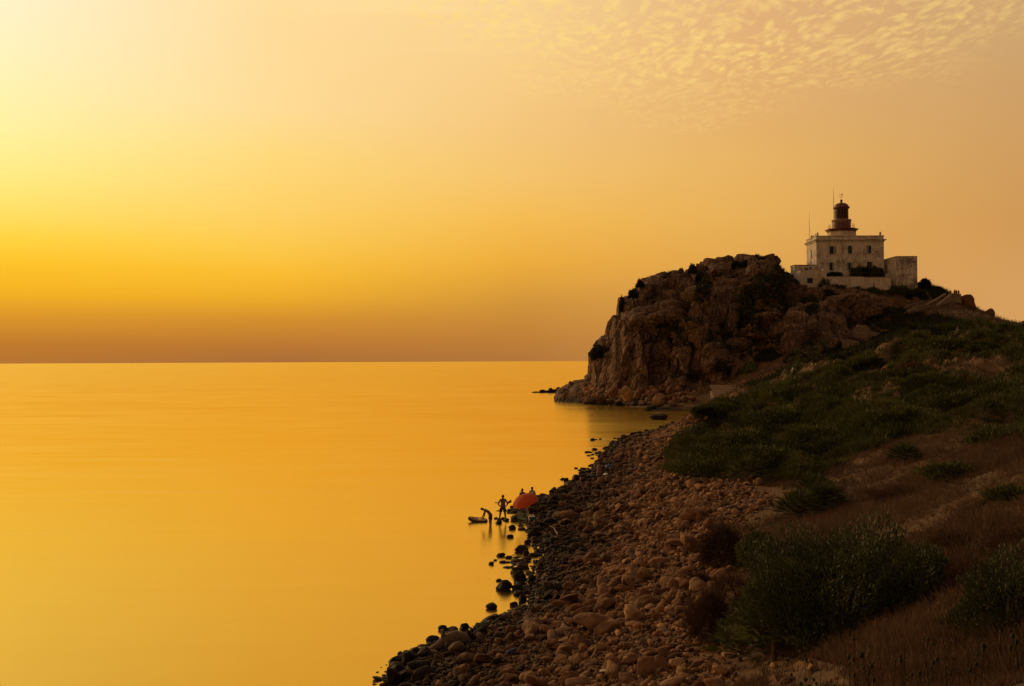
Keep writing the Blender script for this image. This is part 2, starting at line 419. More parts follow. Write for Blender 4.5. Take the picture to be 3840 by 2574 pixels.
# ------------------------------------------------------------------ noise
def hsh(ix, iy, iz, seed):
    with np.errstate(over='ignore'):
        h = (ix.astype(np.int64) * 374761393 + iy.astype(np.int64) * 668265263 + iz.astype(np.int64) * 2147483647 + seed * 974634777) & 0xFFFFFFFF
        h = ((h ^ (h >> 13)) * 1274126177) & 0xFFFFFFFF
        h = ((h ^ (h >> 16)) * 2246822519) & 0xFFFFFFFF
        h = h ^ (h >> 15)
    return (h & 0xFFFFFF) / float(0x1000000)
def vnoise(P, seed=0):
    I = np.floor(P).astype(np.int64); f = P - I; f = f * f * (3 - 2 * f)
    r = 0
    for a in (0, 1):
        for b in (0, 1):
            for c_ in (0, 1):
                w = (f[:, 0] if a else 1 - f[:, 0]) * (f[:, 1] if b else 1 - f[:, 1]) * (f[:, 2] if c_ else 1 - f[:, 2])
                r = r + w * hsh(I[:, 0] + a, I[:, 1] + b, I[:, 2] + c_, seed)
    return r * 2 - 1
def fbm(P, seed=0, o=4, g_=0.5):
    r = 0; a = 1; t = 0
    for i in range(o):
        r = r + a * vnoise(P * 2 ** i, seed + i * 17); t += a; a *= g_
    return r / t
def worley(P, seed=0):
    I = np.floor(P).astype(np.int64); n = len(P)
    f1 = np.full(n, 9.0); f2 = np.full(n, 9.0); cid = np.zeros(n); vec = np.zeros((n, 3))
    for a in (-1, 0, 1):
        for b in (-1, 0, 1):
            for c_ in (-1, 0, 1):
                J = I + np.array([a, b, c_])
                q = np.stack([hsh(J[:, 0], J[:, 1], J[:, 2], seed + s) for s in (1, 2, 3)], -1) + J
                d = P - q; l = np.sqrt((d ** 2).sum(1))
                m_ = l < f1
                f2 = np.where(m_, f1, np.minimum(f2, l))
                cid = np.where(m_, hsh(J[:, 0], J[:, 1], J[:, 2], seed + 9), cid)
                vec = np.where(m_[:, None], d, vec)
                f1 = np.minimum(f1, l)
    return f1, f2, cid, vec
def rockdisp(P, s, amp, seed, crease=0.35, tilt=0.7, zs=0.6):
    Q = P / s; Q = Q * np.array([1, 1, zs])
    Q = Q + 0.35 * np.stack([vnoise(Q * 1.7, seed + 31), vnoise(Q * 1.7, seed + 32), vnoise(Q * 1.7, seed + 33)], -1)
    f1, f2, cid, vec = worley(Q, seed)
    a = cid * 6.283; b = (cid * 57.3) % 1.0
    t = vec[:, 0] * np.cos(a) + vec[:, 1] * np.sin(a) + vec[:, 2] * (b * 2 - 1)
    return amp * ((((cid * 13.7) % 1.0) - 0.5) * 1.0 + t * tilt - crease * np.exp(-(f2 - f1) * 20))
def inpoly(u, v, poly):
    r = np.zeros(np.shape(u), bool); n = len(poly)
    for i in range(n):
        x0, y0 = poly[i]; x1, y1 = poly[(i + 1) % n]
        if y0 == y1: continue
        c_ = ((y0 > v) != (y1 > v)) & (u < (x1 - x0) * (v - y0) / (y1 - y0) + x0)
        r ^= c_
    return r
def sstep(a, b, x):
    t = np.clip((x - a) / (b - a), 0, 1); return t * t * (3 - 2 * t)

# ------------------------------------------------------------------ hillside heights
CT = []
def cp(u, v, Y): CT.append(tuple(pix(u, v, Y)))
SHORE = [(388, 686), (397, 668), (411, 656), (432, 645), (466, 634), (476, 627), (508, 616), (525, 609), (528, 598), (527, 588), (535, 575), (538, 564), (545, 553), (545, 543), (533, 532), (523, 522), (520, 512), (528, 504), (544, 497), (562, 489), (582, 480), (597, 470), (607, 455), (612, 446), (640, 435), (664, 429), (684, 424.5), (698, 416)]
SH = []
for u_, v_ in SHORE:
    d = FPX * fw + (u_ - CU) * RT - (v_ - CV) * UP
    t = -CAMH / d[2]; p = CP + d * t
    SH.append((p[0], p[1]))
SH = [(-22, -10), (-16, 4), (-11, 16)] + SH + [(44, 214), (40, 228), (30, 237), (13, 256)]
for x, y in SH:
    CT.append((x, y, 0.0))
for i, (x, y) in enumerate(SH[:-4]):
    CT.append((x - 6 - y * 0.03, y - 1, -1.3)); CT.append((x - 14 - .06 * y, y - 2, -2.6))
for q in [(30, 200, -1.4), (37, 222, -.8), (34, 208, -1.5), (22, 215, -2), (10, 235, -2.5), (20, 260, -1), (35, 255, 1.5), (0, 260, -3), (0, 330, -3), (-10, 120, -3), (-25, 60, -3), (-30, 20, -3)]: CT.append(q)
for q in [(0, 0, 9.5), (-3, 3, 9.0), (0, 10, 6.6), (0, 20, 2.5), (-6, 10, 3.7), (4, 8, 8.6), (8, 0, 10.5), (20, 0, 12), (25, 10, 10.5), (30, -8, 13), (-8, -8, 8)]: CT.append(q)
for q in [(760, 686, 22), (1024, 686, 14), (900, 686, 16.5), (1024, 600, 20), (1024, 500, 32), (1024, 450, 45), (1024, 400, 75), (1024, 362, 120), (1024, 338, 180),
          (900, 600, 26), (900, 500, 42), (900, 450, 60), (900, 400, 95), (900, 366, 135), (905, 335, 190),
          (800, 600, 32), (800, 500, 52), (800, 450, 75), (800, 400, 115), (800, 379, 142), (750, 396, 150), (720, 406, 160), (700, 412, 168), (811, 373, 142), (859, 365, 140),
          (730, 686, 26.7), (730, 600, 34.2), (730, 545, 43), (700, 520, 50), (690, 470, 71), (672, 440, 104), (690, 425, 150),
          (600, 686, 30), (600, 600, 41), (600, 545, 57), (620, 500, 74), (640, 465, 98),
          (720, 399, 205), (740, 394, 222), (760, 389, 215), (800, 376, 195), (800, 368, 222), (850, 352, 235), (850, 342, 245), (859, 363, 185), (870, 330, 255),
          (910, 333, 240), (880, 320, 258), (850, 318, 262), (850, 309, 269), (908, 309, 269), (850, 295.5, 271), (905, 296, 271),
          (800, 291.5, 276), (850, 292, 278), (900, 290, 280), (800, 291, 298), (850, 291, 298), (917, 284, 288), (940, 289, 290), (950, 295, 290), (961, 298, 288), (974, 311, 283), (986, 314.5, 270), (997, 321, 250), (1024, 326.5, 225),
          (930, 300, 275), (940, 312, 262), (960, 320, 240), (990, 330, 215), (960, 340, 190), (1080, 331, 215), (1200, 340, 200), (1200, 400, 60)]: cp(*q)
for q in [(1024, 335, 290), (960, 312, 330), (850, 312, 335), (860, 345, 370), (960, 350, 370), (1060, 350, 350), (780, 320, 300), (850, 420, 430), (1024, 420, 430)]: cp(*q)
CT = np.array(CT)
def feat(X, Y): return np.stack([X / (Y + 16) * 1.25, np.log(Y + 16)], -1)
FA = feat(CT[:, 0], CT[:, 1])
def tps(A, B):
    r2 = ((A[:, None, :] - B[None, :, :]) ** 2).sum(-1); return 0.5 * r2 * np.log(r2 + 1e-12)
n_ = len(CT)
K = tps(FA, FA) + np.eye(n_) * 2e-5
Pm = np.hstack([np.ones((n_, 1)), FA])
A_ = np.block([[K, Pm], [Pm.T, np.zeros((3, 3))]])
WT = np.linalg.solve(A_, np.concatenate([CT[:, 2], np.zeros(3)]))
GREEN = [(690, 425), (700, 409), (720, 403), (750, 392), (800, 374), (860, 358), (905, 340), (960, 318), (1030, 328), (1030, 440), (960, 432), (900, 437), (860, 455), (810, 482), (740, 482), (672, 474), (666, 452)]
def greenmask(X, Y, u, v):
    gm = inpoly(u, v, GREEN).astype(float)
    n = fbm(np.stack([X * .06, Y * .05, X * 0], -1), 77, 3)
    patch = np.where(u > 840, sstep(-0.45, -0.1, n), sstep(-0.9, -0.4, n))
    gm = gm * patch
    return gm
def hbase(X, Y):
    X = np.asarray(X, float).ravel(); Y = np.asarray(Y, float).ravel()
    out = np.empty(len(X))
    for i in range(0, len(X), 20000):
        f = feat(X[i:i + 20000], Y[i:i + 20000])
        out[i:i + 20000] = tps(f, FA) @ WT[:n_] + WT[n_] + f @ WT[n_ + 1:]
    return out
def mound(X, Y, h):
    """hummocks of the maquis; and small roughness of the soil"""
    u, v = proj(X, Y, h)
    gm = sum(inpoly(u + a_, v + b_, GREEN).astype(float) for a_ in (-14, -7, 0, 7, 14) for b_ in (-6, -3, 0, 3, 6)) / 25.0; gm = sstep(.35, 1.0, gm) * sstep(0, 8, v - 360 + 8 * (u > 840) + 20)
    k = 1 - np.abs(fbm(np.stack([(X * .8 - Y * .25) * .13, (Y + X * .5) * .055, X * 0], -1), 5, 3))
    k2 = fbm(np.stack([X * .35, Y * .2, X * 0], -1), 8, 3)
    near = sstep(0, 0.7, h) * sstep(14, 45, Y)
    k3 = 1 - np.abs(fbm(np.stack([X * .3 - Y * .06, Y * .13 + X * .1, X * 0], -1), 15, 2)) * 1.6
    r = gm * near * ((k - 0.72) * 5.0 + k2 * 1.2 + (k3 - .5) * 1.5) * np.clip(Y / 110, .35, 1.3) * (h < 24)
    d = fbm(np.stack([X * .5, Y * .5, X * 0], -1), 21, 4) * 0.16 * np.clip(h, 0, 1) * np.clip(1 + (Y - 80) / 90, 1, 2.4)
    return r + d
def hz(X, Y):
    h = hbase(X, Y); return h + mound(np.ravel(X), np.ravel(Y), h)

def grid_faces(nr, nc):
    i = np.arange((nr - 1) * (nc - 1)); r = i // (nc - 1); c_ = i % (nc - 1)
    a = r * nc + c_
    return np.stack([a, a + 1, a + nc + 1, a + nc], -1)

SHX = np.array(sorted(SH[:31], key=lambda p: p[1]))
def shoreX(Y): return np.interp(Y, SHX[:, 1], SHX[:, 0])
nr, nc = 420, 460
b_ = np.linspace(math.log(16 - 9), math.log(16 + 430), nr); Yr = np.exp(b_) - 16
s_ = np.linspace(0, 1, nc)
YY = np.repeat(Yr[:, None], nc, 1)
XL = shoreX(Yr) - 14 - Yr * 0.02; XL = np.where(Yr > 190, 20 - (Yr - 190) * .15, XL); XR = 0.66 * np.maximum(Yr, 0) + 24
XX = XL[:, None] + (XR - XL)[:, None] * s_[None, :]
ZZ = hz(XX, YY).reshape(nr, nc)
V = np.stack([XX, YY, ZZ], -1).reshape(-1, 3)
gr = link('hillside', mesh('hillside', V, grid_faces(nr, nc), M['ground'], True))
tag(gr, 'sloping coastal hillside of brown soil above the stony beach', 'terrain', kind='structure')
del XX, YY, ZZ, V

# ------------------------------------------------------------------ sea and seabed
rs = np.concatenate([[0], np.geomspace(30, 60000, 40)])
na = 96; V = [(0, 0, 0)]
for r in rs[1:]:
    for k in range(na):
        a = 2 * math.pi * k / na; V.append((r * math.cos(a), r * math.sin(a), 0))
F = [(0, 1 + k, 1 + (k + 1) % na) for k in range(na)]
for i in range(len(rs) - 2):
    for k in range(na):
        a0 = 1 + i * na + k; a1 = 1 + i * na + (k + 1) % na
        F.append((a0, a0 + na, a1 + na, a1))
sea = link('sea', mesh('sea', V, F, M['water'], True)); tag(sea, 'calm golden sea reaching the horizon', 'water', kind='structure')

# ------------------------------------------------------------------ rocky headland
SIL = [(545, 406), (551, 405.5), (553, 403.5), (556, 397.6), (561, 392), (567.5, 387.5), (575.5, 381.6), (585.8, 379.3), (588, 375.9), (590.5, 373), (591.5, 360.5), (592, 352.5), (597, 346.8), (599.5, 341), (602.5, 335.5), (608, 334.5), (609.5, 326), (611, 321.7), (615.4, 316), (620, 316.5), (621.7, 304.6), (624, 299), (632, 296.6), (639.4, 288.6), (646.2, 280.7), (654.2, 278.6), (667.9, 277.8), (681.6, 275.5), (688.4, 272.7), (690.7, 271), (696.4, 270.2), (701, 272), (710, 270.4), (715.8, 265.3), (722.6, 264), (732.9, 266.4), (741, 266.3), (748.9, 258.4), (756.8, 260.7), (765.9, 261), (775, 267), (784, 272.5), (792.2, 280), (800, 287), (812, 292), (840, 315), (880, 380)]
SIL = np.array(SIL)
BASEY = np.array([(536, 276), (556, 272), (590, 262), (610, 256), (640, 246), (700, 238), (740, 236), (800, 240), (900, 246)])
CRY = np.array([(536, 282), (590, 280), (592, 273), (610, 274), (640, 280), (700, 288), (750, 300), (800, 302), (900, 300)])
BUT = np.array([(728, 405), (738, 384), (745, 357), (750, 344), (757, 333), (765, 326), (773, 321), (787, 311), (796, 303), (802, 297), (812, 293), (826, 291.5), (846, 294), (853, 301), (858, 330), (872, 362)])
def zc(u, v, Y):
    d = FPX * fw[None, :] + (u - CU)[:, None] * RT[None, :] - (v - CV)[:, None] * UP[None, :]
    return CAMH + d[:, 2] * Y / d[:, 1]
def prof(p):
    a = np.clip(p, 0, 1)
    q = np.interp(a, [0, .06, .14, .30, .45, .60, .72, 1.0], [0, .10, .2, .52, .72, .84, .94, 1.0])
    return q
def headz(u, Y):
    # main mass
    yb = np.interp(u, BASEY[:, 0], BASEY[:, 1]); yc = np.interp(u, CRY[:, 0], CRY[:, 1])
    # gullies and ribs: the depth of foot and face wanders along the cliff
    rib = 3.0 * np.sin(u * 0.085 + 1.0 + (Y - 240) * .05) + 2.0 * np.sin(u * 0.2 + .4 + (Y - 240) * .12) + .7 * np.sin(u * .51)
    rib = rib * sstep(590, 625, u)
    zt = zc(u, np.interp(u, SIL[:, 0], SIL[:, 1]), yc)
    p = (Y - yb) / (yc - yb)
    pr = prof(np.clip(p - rib * .018 * np.clip(1 - p, 0, 1) * 1.6 * np.clip(p * 4, 0, 1), -1, 1))
    z = zt * pr
    back = np.clip((Y - yc) / 55, 0, 1)
    z = np.where(Y > yc, zt * (1 - back ** 1.6) - 4 * back, z)
    z = np.where(Y < yb, (Y - yb) * .35, z)
    # talus fan from the gully
    tv = np.interp(u, [640, 670, 690, 715, 744, 770, 860], [406, 397, 384, 368, 350, 340, 350])
    zt2 = zc(u, tv, 252.0)
    tl = zt2 * sstep(232, 252, Y - 0 * u) - 40 * sstep(258, 300, Y)
    z = np.maximum(z, np.where(u > 645, tl, -5))
    # buttress under the lighthouse
    yc2 = 266.0; yb2 = np.interp(u, [740, 800, 870], [240, 226, 236])
    zt3 = zc(u, np.interp(u, BUT[:, 0], BUT[:, 1]), yc2)
    p3 = (Y - yb2) / (yc2 - yb2)
    b3 = np.interp(np.clip(p3, 0, 1), [0, .12, .3, .55, .8, 1], [0, .25, .5, .76, .93, 1]) * zt3
    b3 = np.where(Y > yc2, zt3 - np.where(u < 792, (Y - yc2) * 1.1, 0.0), b3)
    b3 = np.where((Y > 285), b3 - (Y - 285) * 0.9, b3)
    b3 = np.where((u > 728) & (u < 872), b3, -9)
    return np.maximum(z, b3)
us = np.concatenate([np.arange(547, 590, .8), np.arange(590, 626, .3), np.arange(626, 878, .6)])
# rows are spaced evenly along each column's profile, so that steep faces keep their detail
yf = np.concatenate([np.arange(222, 305, .12), np.arange(305, 362, .6)])
UF, YF = np.meshgrid(us, yf)
ZF = headz(UF.ravel(), YF.ravel()).reshape(UF.shape)
nr2, nc2 = 440, len(us)
UU = np.repeat(us[None], nr2, 0); YY = np.empty((nr2, nc2)); Z2 = np.empty((nr2, nc2))
wt_ = np.where(yf[1:] > 304, .25, 1.0)
for j in range(nc2):
    s_l = np.concatenate([[0], np.cumsum(np.hypot(np.diff(yf), np.diff(ZF[:, j])) * wt_)])
    t_ = np.linspace(0, s_l[-1], nr2); YY[:, j] = np.interp(t_, s_l, yf); Z2[:, j] = np.interp(t_, s_l, ZF[:, j])
u1 = UU.ravel(); y1 = YY.ravel(); x1 = (u1 - CU) / FPX * y1
z1 = Z2.ravel()
P = np.stack([x1, y1, z1], -1)
Pg = P.reshape(nr2, nc2, 3)
dU = np.gradient(Pg, axis=1); dY = np.gradient(Pg, axis=0)
N = np.cross(dU, dY).reshape(-1, 3); N /= np.linalg.norm(N, axis=1)[:, None] + 1e-9
Q = P.copy()
steep = np.clip(0.35 + (1 - N[:, 2]) * 1.1, 0, 1)
P2_ = P @ np.array([[.95, .1, .28], [-.1, 1, .0], [-.28, 0, .95]])
d = rockdisp(P2_ + 3.1, 13.0, 4.0, 3, .22, 1.5, .45)
d += rockdisp(P2_, 6.5, 3.0, 41, .5, 1.5, .42)
d += rockdisp(P2_, 3.0, .9, 91, .7, 1.3, .5)
d += rockdisp(P, 1.3, .22, 143, .6, 1.2, .7)
d += fbm(P * 1.3, 61, 4) * .10
fade = sstep(-1.0, 2.5, z1) * np.where(z1 > 0, 1, .3)
crest = np.where(y1 > 200, 1, 1)
edge = np.interp(u1, [540, 596, 620, 665], [.5, .25, .28, 1.0]) * .82
Q = P + N * (d * steep * fade * edge)[:, None]
hd = link('headland', mesh('headland', Q, grid_faces(nr2, nc2), M['cliff'], False))
tag(hd, 'reddish brown rocky cliff headland with cracked blocks rising from the sea', 'cliff', kind='structure')
HQ = Q.reshape(nr2, nc2, 3); HN = N.reshape(nr2, nc2, 3)
def head_at(u, Y):
    j = int(np.clip(np.searchsorted(us, u), 0, nc2 - 1)); i = int(np.clip(np.searchsorted(YY[:, j], Y), 0, nr2 - 1)); return HQ[i, j]
# visible surface points of the headland seen from the beach: horizon test per column
hu, hv = proj(HQ[..., 0].ravel(), HQ[..., 1].ravel(), HQ[..., 2].ravel())
hv = hv.reshape(nr2, nc2); hu = hu.reshape(nr2, nc2)
runmin = np.minimum.accumulate(np.vstack([np.full((1, nc2), 1e9), hv[:-1]]), axis=0)
HVIS = (hv < runmin - 0.02) & (hv < 412)
VISI = np.argwhere(HVIS)
def head_pick(u, v):
    k = VISI; e_ = (hu[k[:, 0], k[:, 1]] - u) ** 2 + (hv[k[:, 0], k[:, 1]] - v) ** 2
    i, j = k[np.argmin(e_)]; return HQ[i, j].copy(), HN[i, j].copy()
def ground_pick(u, v, y0=12, y1=330):
    """first point of the hillside on the sight line through (u,v)"""
    Ys = np.geomspace(y0, y1, 900); P_ = np.array([pix(u, v, y) for y in Ys]); h = hz(P_[:, 0], P_[:, 1])
    w = np.nonzero(P_[:, 2] <= h)[0]
    i = w[0] if len(w) else len(Ys) - 1
    return np.array([P_[i, 0], P_[i, 1], h[i]])
# ------------------------------------------------------------------ lighthouse and its buildings
def cpx(cx, cy): return 778.67 + cx / 11.76, 181.33 + cy / 11.76
O3 = pix(*cpx(445, 1290), 285.0)
def LX(cx, y=0.0, cy=1000): return float((pix(*cpx(cx, cy), 285.0 + y) - O3)[0])
def LZ(cy, y=0.0, cx=850): return float((pix(*cpx(cx, cy), 285.0 + y) - O3)[2])
LH = tag(empty('lighthouse', O3), 'white plastered two-storey lighthouse with dark red lantern tower on its flat roof', 'lighthouse')
ML = M['plaster']
DEP = 9.5
WIN = [(600, 650, 762, 855), (817, 866, 758, 852), (1036, 1092, 757, 850), (598, 650, 952, 1047), (797, 866, 955, 1047), (1039, 1103, 947, 1045)]
x0, x1 = LX(445), LX(1240)
ztop = LZ(637)
holes = [(LX(a), LX(b), LZ(d), LZ(c_)) for a, b, c_, d in WIN]
w = MB().wall(x0, x1, -1.5, LZ(712), holes, 0.0, 0.34)
# sides and back
for (a, b) in (((x1, 0), (x1, DEP)), ((x1, DEP), (x0, DEP))):
    w.add([(a[0], a[1], -1.5), (b[0], b[1], -1.5), (b[0], b[1], LZ(712)), (a[0], a[1], LZ(712))], [(0, 1, 2, 3)])
sideh = [(4.3, 5.1, LZ(885), LZ(785)), (7.6, 8.2, LZ(990), LZ(930))]
ys_ = sorted({0, DEP, *[h[0] for h in sideh], *[h[1] for h in sideh]}); zs_ = sorted({-1.5, LZ(712), *[h[2] for h in sideh], *[h[3] for h in sideh]})
for i in range(len(ys_) - 1):
    for j in range(len(zs_) - 1):
        a, b, c_, d_ = ys_[i], ys_[i + 1], zs_[j], zs_[j + 1]
        if any(h[0] < (a + b) / 2 < h[1] and h[2] < (c_ + d_) / 2 < h[3] for h in sideh): continue
        w.add([(x0, b, c_), (x0, a, c_), (x0, a, d_), (x0, b, d_)], [(0, 1, 2, 3)])
for a, b, c_, d_ in sideh:
    w.add([(x0, a, c_), (x0, b, c_), (x0, b, d_), (x0, a, d_), (x0 + .3, a, c_), (x0 + .3, b, c_), (x0 + .3, b, d_), (x0 + .3, a, d_)], [(0, 1, 5, 4), (1, 2, 6, 5), (2, 3, 7, 6), (3, 0, 4, 7)])
w.obj('wall', ML, LH)
for a, b, c_, d_ in sideh:
    MB().box(x0 + .28, x0 + .34, a - .05, b + .05, c_ - .05, d_ + .05).obj('window', M['dark'], LH)
# cornice: stepped moulding round the block
cz1, cz0 = LZ(683), LZ(712)
cm = MB(); prof_ = [(0.10, cz0), (0.22, cz0 + .22), (0.35, cz0 + .40), (0.62, cz1 - .12), (0.62, cz1)]
def ringbox(mb, prof_, x0, x1, y0, y1):
    V = []; F = []
    for o_, z in prof_: V += [(x0 - o_, y0 - o_, z), (x1 + o_, y0 - o_, z), (x1 + o_, y1 + o_, z), (x0 - o_, y1 + o_, z)]
    for i in range(len(prof_) - 1):
        for k in range(4): F.append((i * 4 + k, i * 4 + (k + 1) % 4, i * 4 + 4 + (k + 1) % 4, i * 4 + 4 + k))
    F.append((3, 2, 1, 0)); t = (len(prof_) - 1) * 4; F.append((t, t + 1, t + 2, t + 3)); mb.add(V, F)
ringbox(cm, prof_, x0, x1, 0, DEP); cm.obj('cornice', ML, LH)
pm = MB(); ringbox(pm, [(0.0, cz1 + .002), (0.0, ztop - .22), (.12, ztop - .2), (.12, ztop)], x0, x1, 0, DEP); pm.obj('parapet', ML, LH)
def finial(cx, cy_top, y, wdt, nm='finial'):
    f = MB(); X = LX(cx, y); r = wdt / 82.2; z1 = LZ(cy_top, y)
    f.lathe(X, y, [(r * .9, ztop + .003), (r * 1.05, ztop + .12), (r * .82, ztop + .2), (r * .95, ztop + (z1 - ztop) * .55), (r * .7, ztop + (z1 - ztop) * .85), (r * .1, z1)], 10)
    f.obj(nm, M['metal'] if nm != 'finial' else ML, LH, smooth=True)
finial(461, 597, .35, 26); finial(1199, 593, .35, 28); finial(438, 612, DEP * .45, 16); finial(410, 632, DEP * .62, 26, 'chimney_pot'); finial(389, 634, DEP * .85, 22, 'chimney_pot')
# windows with frames and shutters
sh = [(0, 'r'), (2, 'l'), (3, 'r'), (4, 'lr'), (5, 'r')]
for i, (a, b, c_, d_) in enumerate(WIN):
    X0, X1, Z0, Z1 = LX(a), LX(b), LZ(d_), LZ(c_)
    wn = MB().box(X0, X1, .30, .33, Z0, Z1).obj('window', M['dark'], LH)
    f = MB(); t = .08
    f.box(X0 + .002, X0 + t, .2, .28, Z0 + .002, Z1 - .002).box(X1 - t, X1 - .002, .2, .28, Z0 + .002, Z1 - .002).box(X0 + t, X1 - t, .205, .275, Z1 - t, Z1 - .002).box(X0 + t, X1 - t, .205, .275, Z0 + .002, Z0 + t)
    if i in (1, 2, 5): f.box((X0 + X1) / 2 - .04, (X0 + X1) / 2 + .04, .21, .27, Z0 + t, Z1 - t)
    f.obj('frame', M['shutter'], wn)
    MB().box(X0 - .12, X1 + .12, -.12, .02, Z0 - .12, Z0 - .003).box(X0 - .14, X0 - .003, -.05, -.003, Z0, Z1 + .13).box(X1 + .003, X1 + .14, -.05, -.003, Z0, Z1 + .13).box(X0, X1, -.05, -.003, Z1 + .003, Z1 + .13).obj('surround', M['plaster_clean'], wn)
    for s in dict(sh).get(i, ''):
        q = MB(); wd = .62 if i != 5 else .35
        xa = X1 - wd * .9 if s == 'r' and i in (3, 4, 5) else (X1 + .02 if s == 'r' else (X0 if i == 4 else X0 - .02))
        xb = xa + (wd * .9 if not (s == 'l' and i != 4) else 0.55)
        if s == 'r' and i == 0: xb = xa + .55
        q.box(xa, xb, -.11, -.055, Z0 + .02, Z1 - .02)
        for k in range(12):
            zz = Z0 + .12 + (Z1 - Z0 - .24) * k / 11
            q.box(xa + .05, xb - .05, -.13, -.112, zz - .03, zz + .03)
        q.obj('shutter', M['shutter'], wn)
# tower
ty = DEP * .5; TX = LX(744, ty)
def tr(c0, c1): return (LX(c1, ty) - LX(c0, ty)) / 2
def tz(cy): return LZ(cy, ty)
ph8 = math.pi / 8
MB().lathe(TX, ty, [(tr(590, 902) * 1.03, ztop - .3), (tr(590, 902) * 1.03, tz(598))], 8, ph8).obj('tower_base', M['plaster_clean'], LH)
MB().lathe(TX, ty, [(tr(592, 900) * 1.05, tz(600)), (tr(585, 905) * 1.05, tz(590)), (tr(572, 916) * 1.05, tz(577)), (tr(560, 927) * 1.05, tz(572)), (tr(560, 927) * 1.05, tz(566))], 8, ph8).obj('gallery', M['red'], LH)
MB().lathe(TX, ty, [(tr(637, 850), tz(566)), (tr(640, 848), tz(555)), (tr(638, 849), tz(480))], 32).obj('drum', M['red'], LH, smooth=False)
MB().lathe(TX, ty, [(tr(634, 851), tz(480) + .003), (tr(631, 853), tz(470)), (tr(629, 855), tz(462)), (tr(629, 855), tz(456))], 32).obj('drum_rim', M['concrete'], LH)
lan = MB().lathe(TX, ty, [(tr(668, 825), tz(456)), (tr(668, 825), tz(440)), ], 16).lathe(TX, ty, [(tr(668, 825), tz(330)), (tr(668, 825), tz(322))], 16)
rl = tr(668, 825)
for k in range(16):
    a = 2 * math.pi * k / 16; lan.tube([(TX + rl * .97 * math.cos(a), ty + rl * .97 * math.sin(a), tz(441)), (TX + rl * .97 * math.cos(a), ty + rl * .97 * math.sin(a), tz(329))], .06, 4)
for zz in (tz(405), tz(368)):
    lan.tube([(TX + rl * .98 * math.cos(2 * math.pi * k / 16), ty + rl * .98 * math.sin(2 * math.pi * k / 16), zz) for k in range(17)], .04, 4)
lo_ = lan.obj('lantern', M['red'], LH)
MB().lathe(TX, ty, [(rl * .92, tz(440)), (rl * .92, tz(330))], 16).obj('glass', M['glass'], lo_)
MB().lathe(TX, ty, [(.5, tz(430)), (.9, tz(410)), (.95, tz(385)), (.5, tz(360))], 12).obj('lens', M['dark'], lo_)
dm = [(tr(655, 836), tz(322) + .003), (tr(650, 840), tz(316)), (tr(649, 841), tz(306))]
for k in range(0, 11):
    a = k / 10 * 1.38
    dm.append((tr(661, 831) * math.cos(a), tz(305) + (tz(252) - tz(305)) * math.sin(a) / math.sin(1.38)))
dm += [(tr(730, 757), tz(250)), (tr(733, 755), tz(246))]
for k in range(9):
    a = -1.1 + k / 8 * 2.6; dm.append((tr(726, 758) * math.cos(a) + .001, tz(229) + tr(726, 758) * math.sin(a)))
MB().lathe(TX, ty, dm, 28).obj('dome_roof', M['red'], LH, smooth=True)
va = MB().tube([(TX, ty, tz(214)), (TX + .05, ty, tz(125))], [.05, .025], 5)
for cy, hw, rr in ((181, 16, .12), (157, 16, .13)):
    va.tube([(TX - hw / 41, ty, tz(cy)), (TX + hw / 41, ty, tz(cy))], .03, 4)
    for s in (-1, 1): va.lathe(TX + s * hw / 41, ty, [(.01, tz(cy) - rr), (rr, tz(cy)), (.01, tz(cy) + rr)], 6)
va.lathe(TX, ty, [(.01, tz(157) - .16), (.16, tz(157)), (.01, tz(157) + .16)], 6)
va.add([(TX + .3, ty, tz(152)), (TX + .55, ty, tz(148)), (TX + .5, ty, tz(164)), (TX + .3, ty, tz(160)), (TX + .3, ty + .04, tz(152)), (TX + .55, ty + .04, tz(148)), (TX + .5, ty + .04, tz(164)), (TX + .3, ty + .04, tz(160))], [(0, 1, 2, 3), (7, 6, 5, 4), (0, 4, 5, 1), (1, 5, 6, 2), (2, 6, 7, 3), (3, 7, 4, 0)])
va.obj('weather_vane', M['metal'], LH)
an = MB().tube([(LX(655, ty - 1.5), ty - 1.5, tz(456)), (LX(653, ty - 1.5), ty - 1.5, tz(200)), (LX(650, ty - 1.5), ty - 1.5, tz(70))], [.09, .07, .025], 5); an.obj('antenna', M['metal'], LH)
rgr = tr(597, 890); rg = MB()
for k in range(28):
    a = 2 * math.pi * k / 28; rg.tube([(TX + rgr * math.cos(a), ty + rgr * math.sin(a), tz(566)), (TX + rgr * math.cos(a), ty + rgr * math.sin(a), tz(513))], .022, 4)
for zz in (tz(513), tz(538)): rg.tube([(TX + rgr * math.cos(2 * math.pi * k / 28), ty + rgr * math.sin(2 * math.pi * k / 28), zz) for k in range(29)], .03, 4)
rg.obj('railing', M['metal'], LH)
MB().tube([(LX(362, DEP), DEP - .2, LZ(700, DEP)), (LX(362, DEP), DEP - .2, LZ(478, DEP)), (LX(367, DEP), DEP - .2, LZ(352, DEP))], [.07, .06, .02], 5).tube([(LX(363, DEP), DEP - .2, LZ(530, DEP)), (LX(390, DEP), DEP * .8, ztop)], .02, 3).obj('antenna', M['metal'], LH)
MB().tube([(TX + rl, ty, tz(400)), (LX(930, 2), 2, ztop + .02)], .02, 3).tube([(LX(828), -.06, tz(600)), (LX(828), -.09, ztop)], .04, 4).tube([(LX(755), -.07, LZ(712)), (LX(755), -.07, LZ(1047))], .035, 4).tube([(LX(828), -.66, ztop), (LX(828), -.66, cz0)], .03, 4).obj('cable', M['metal'], LH)

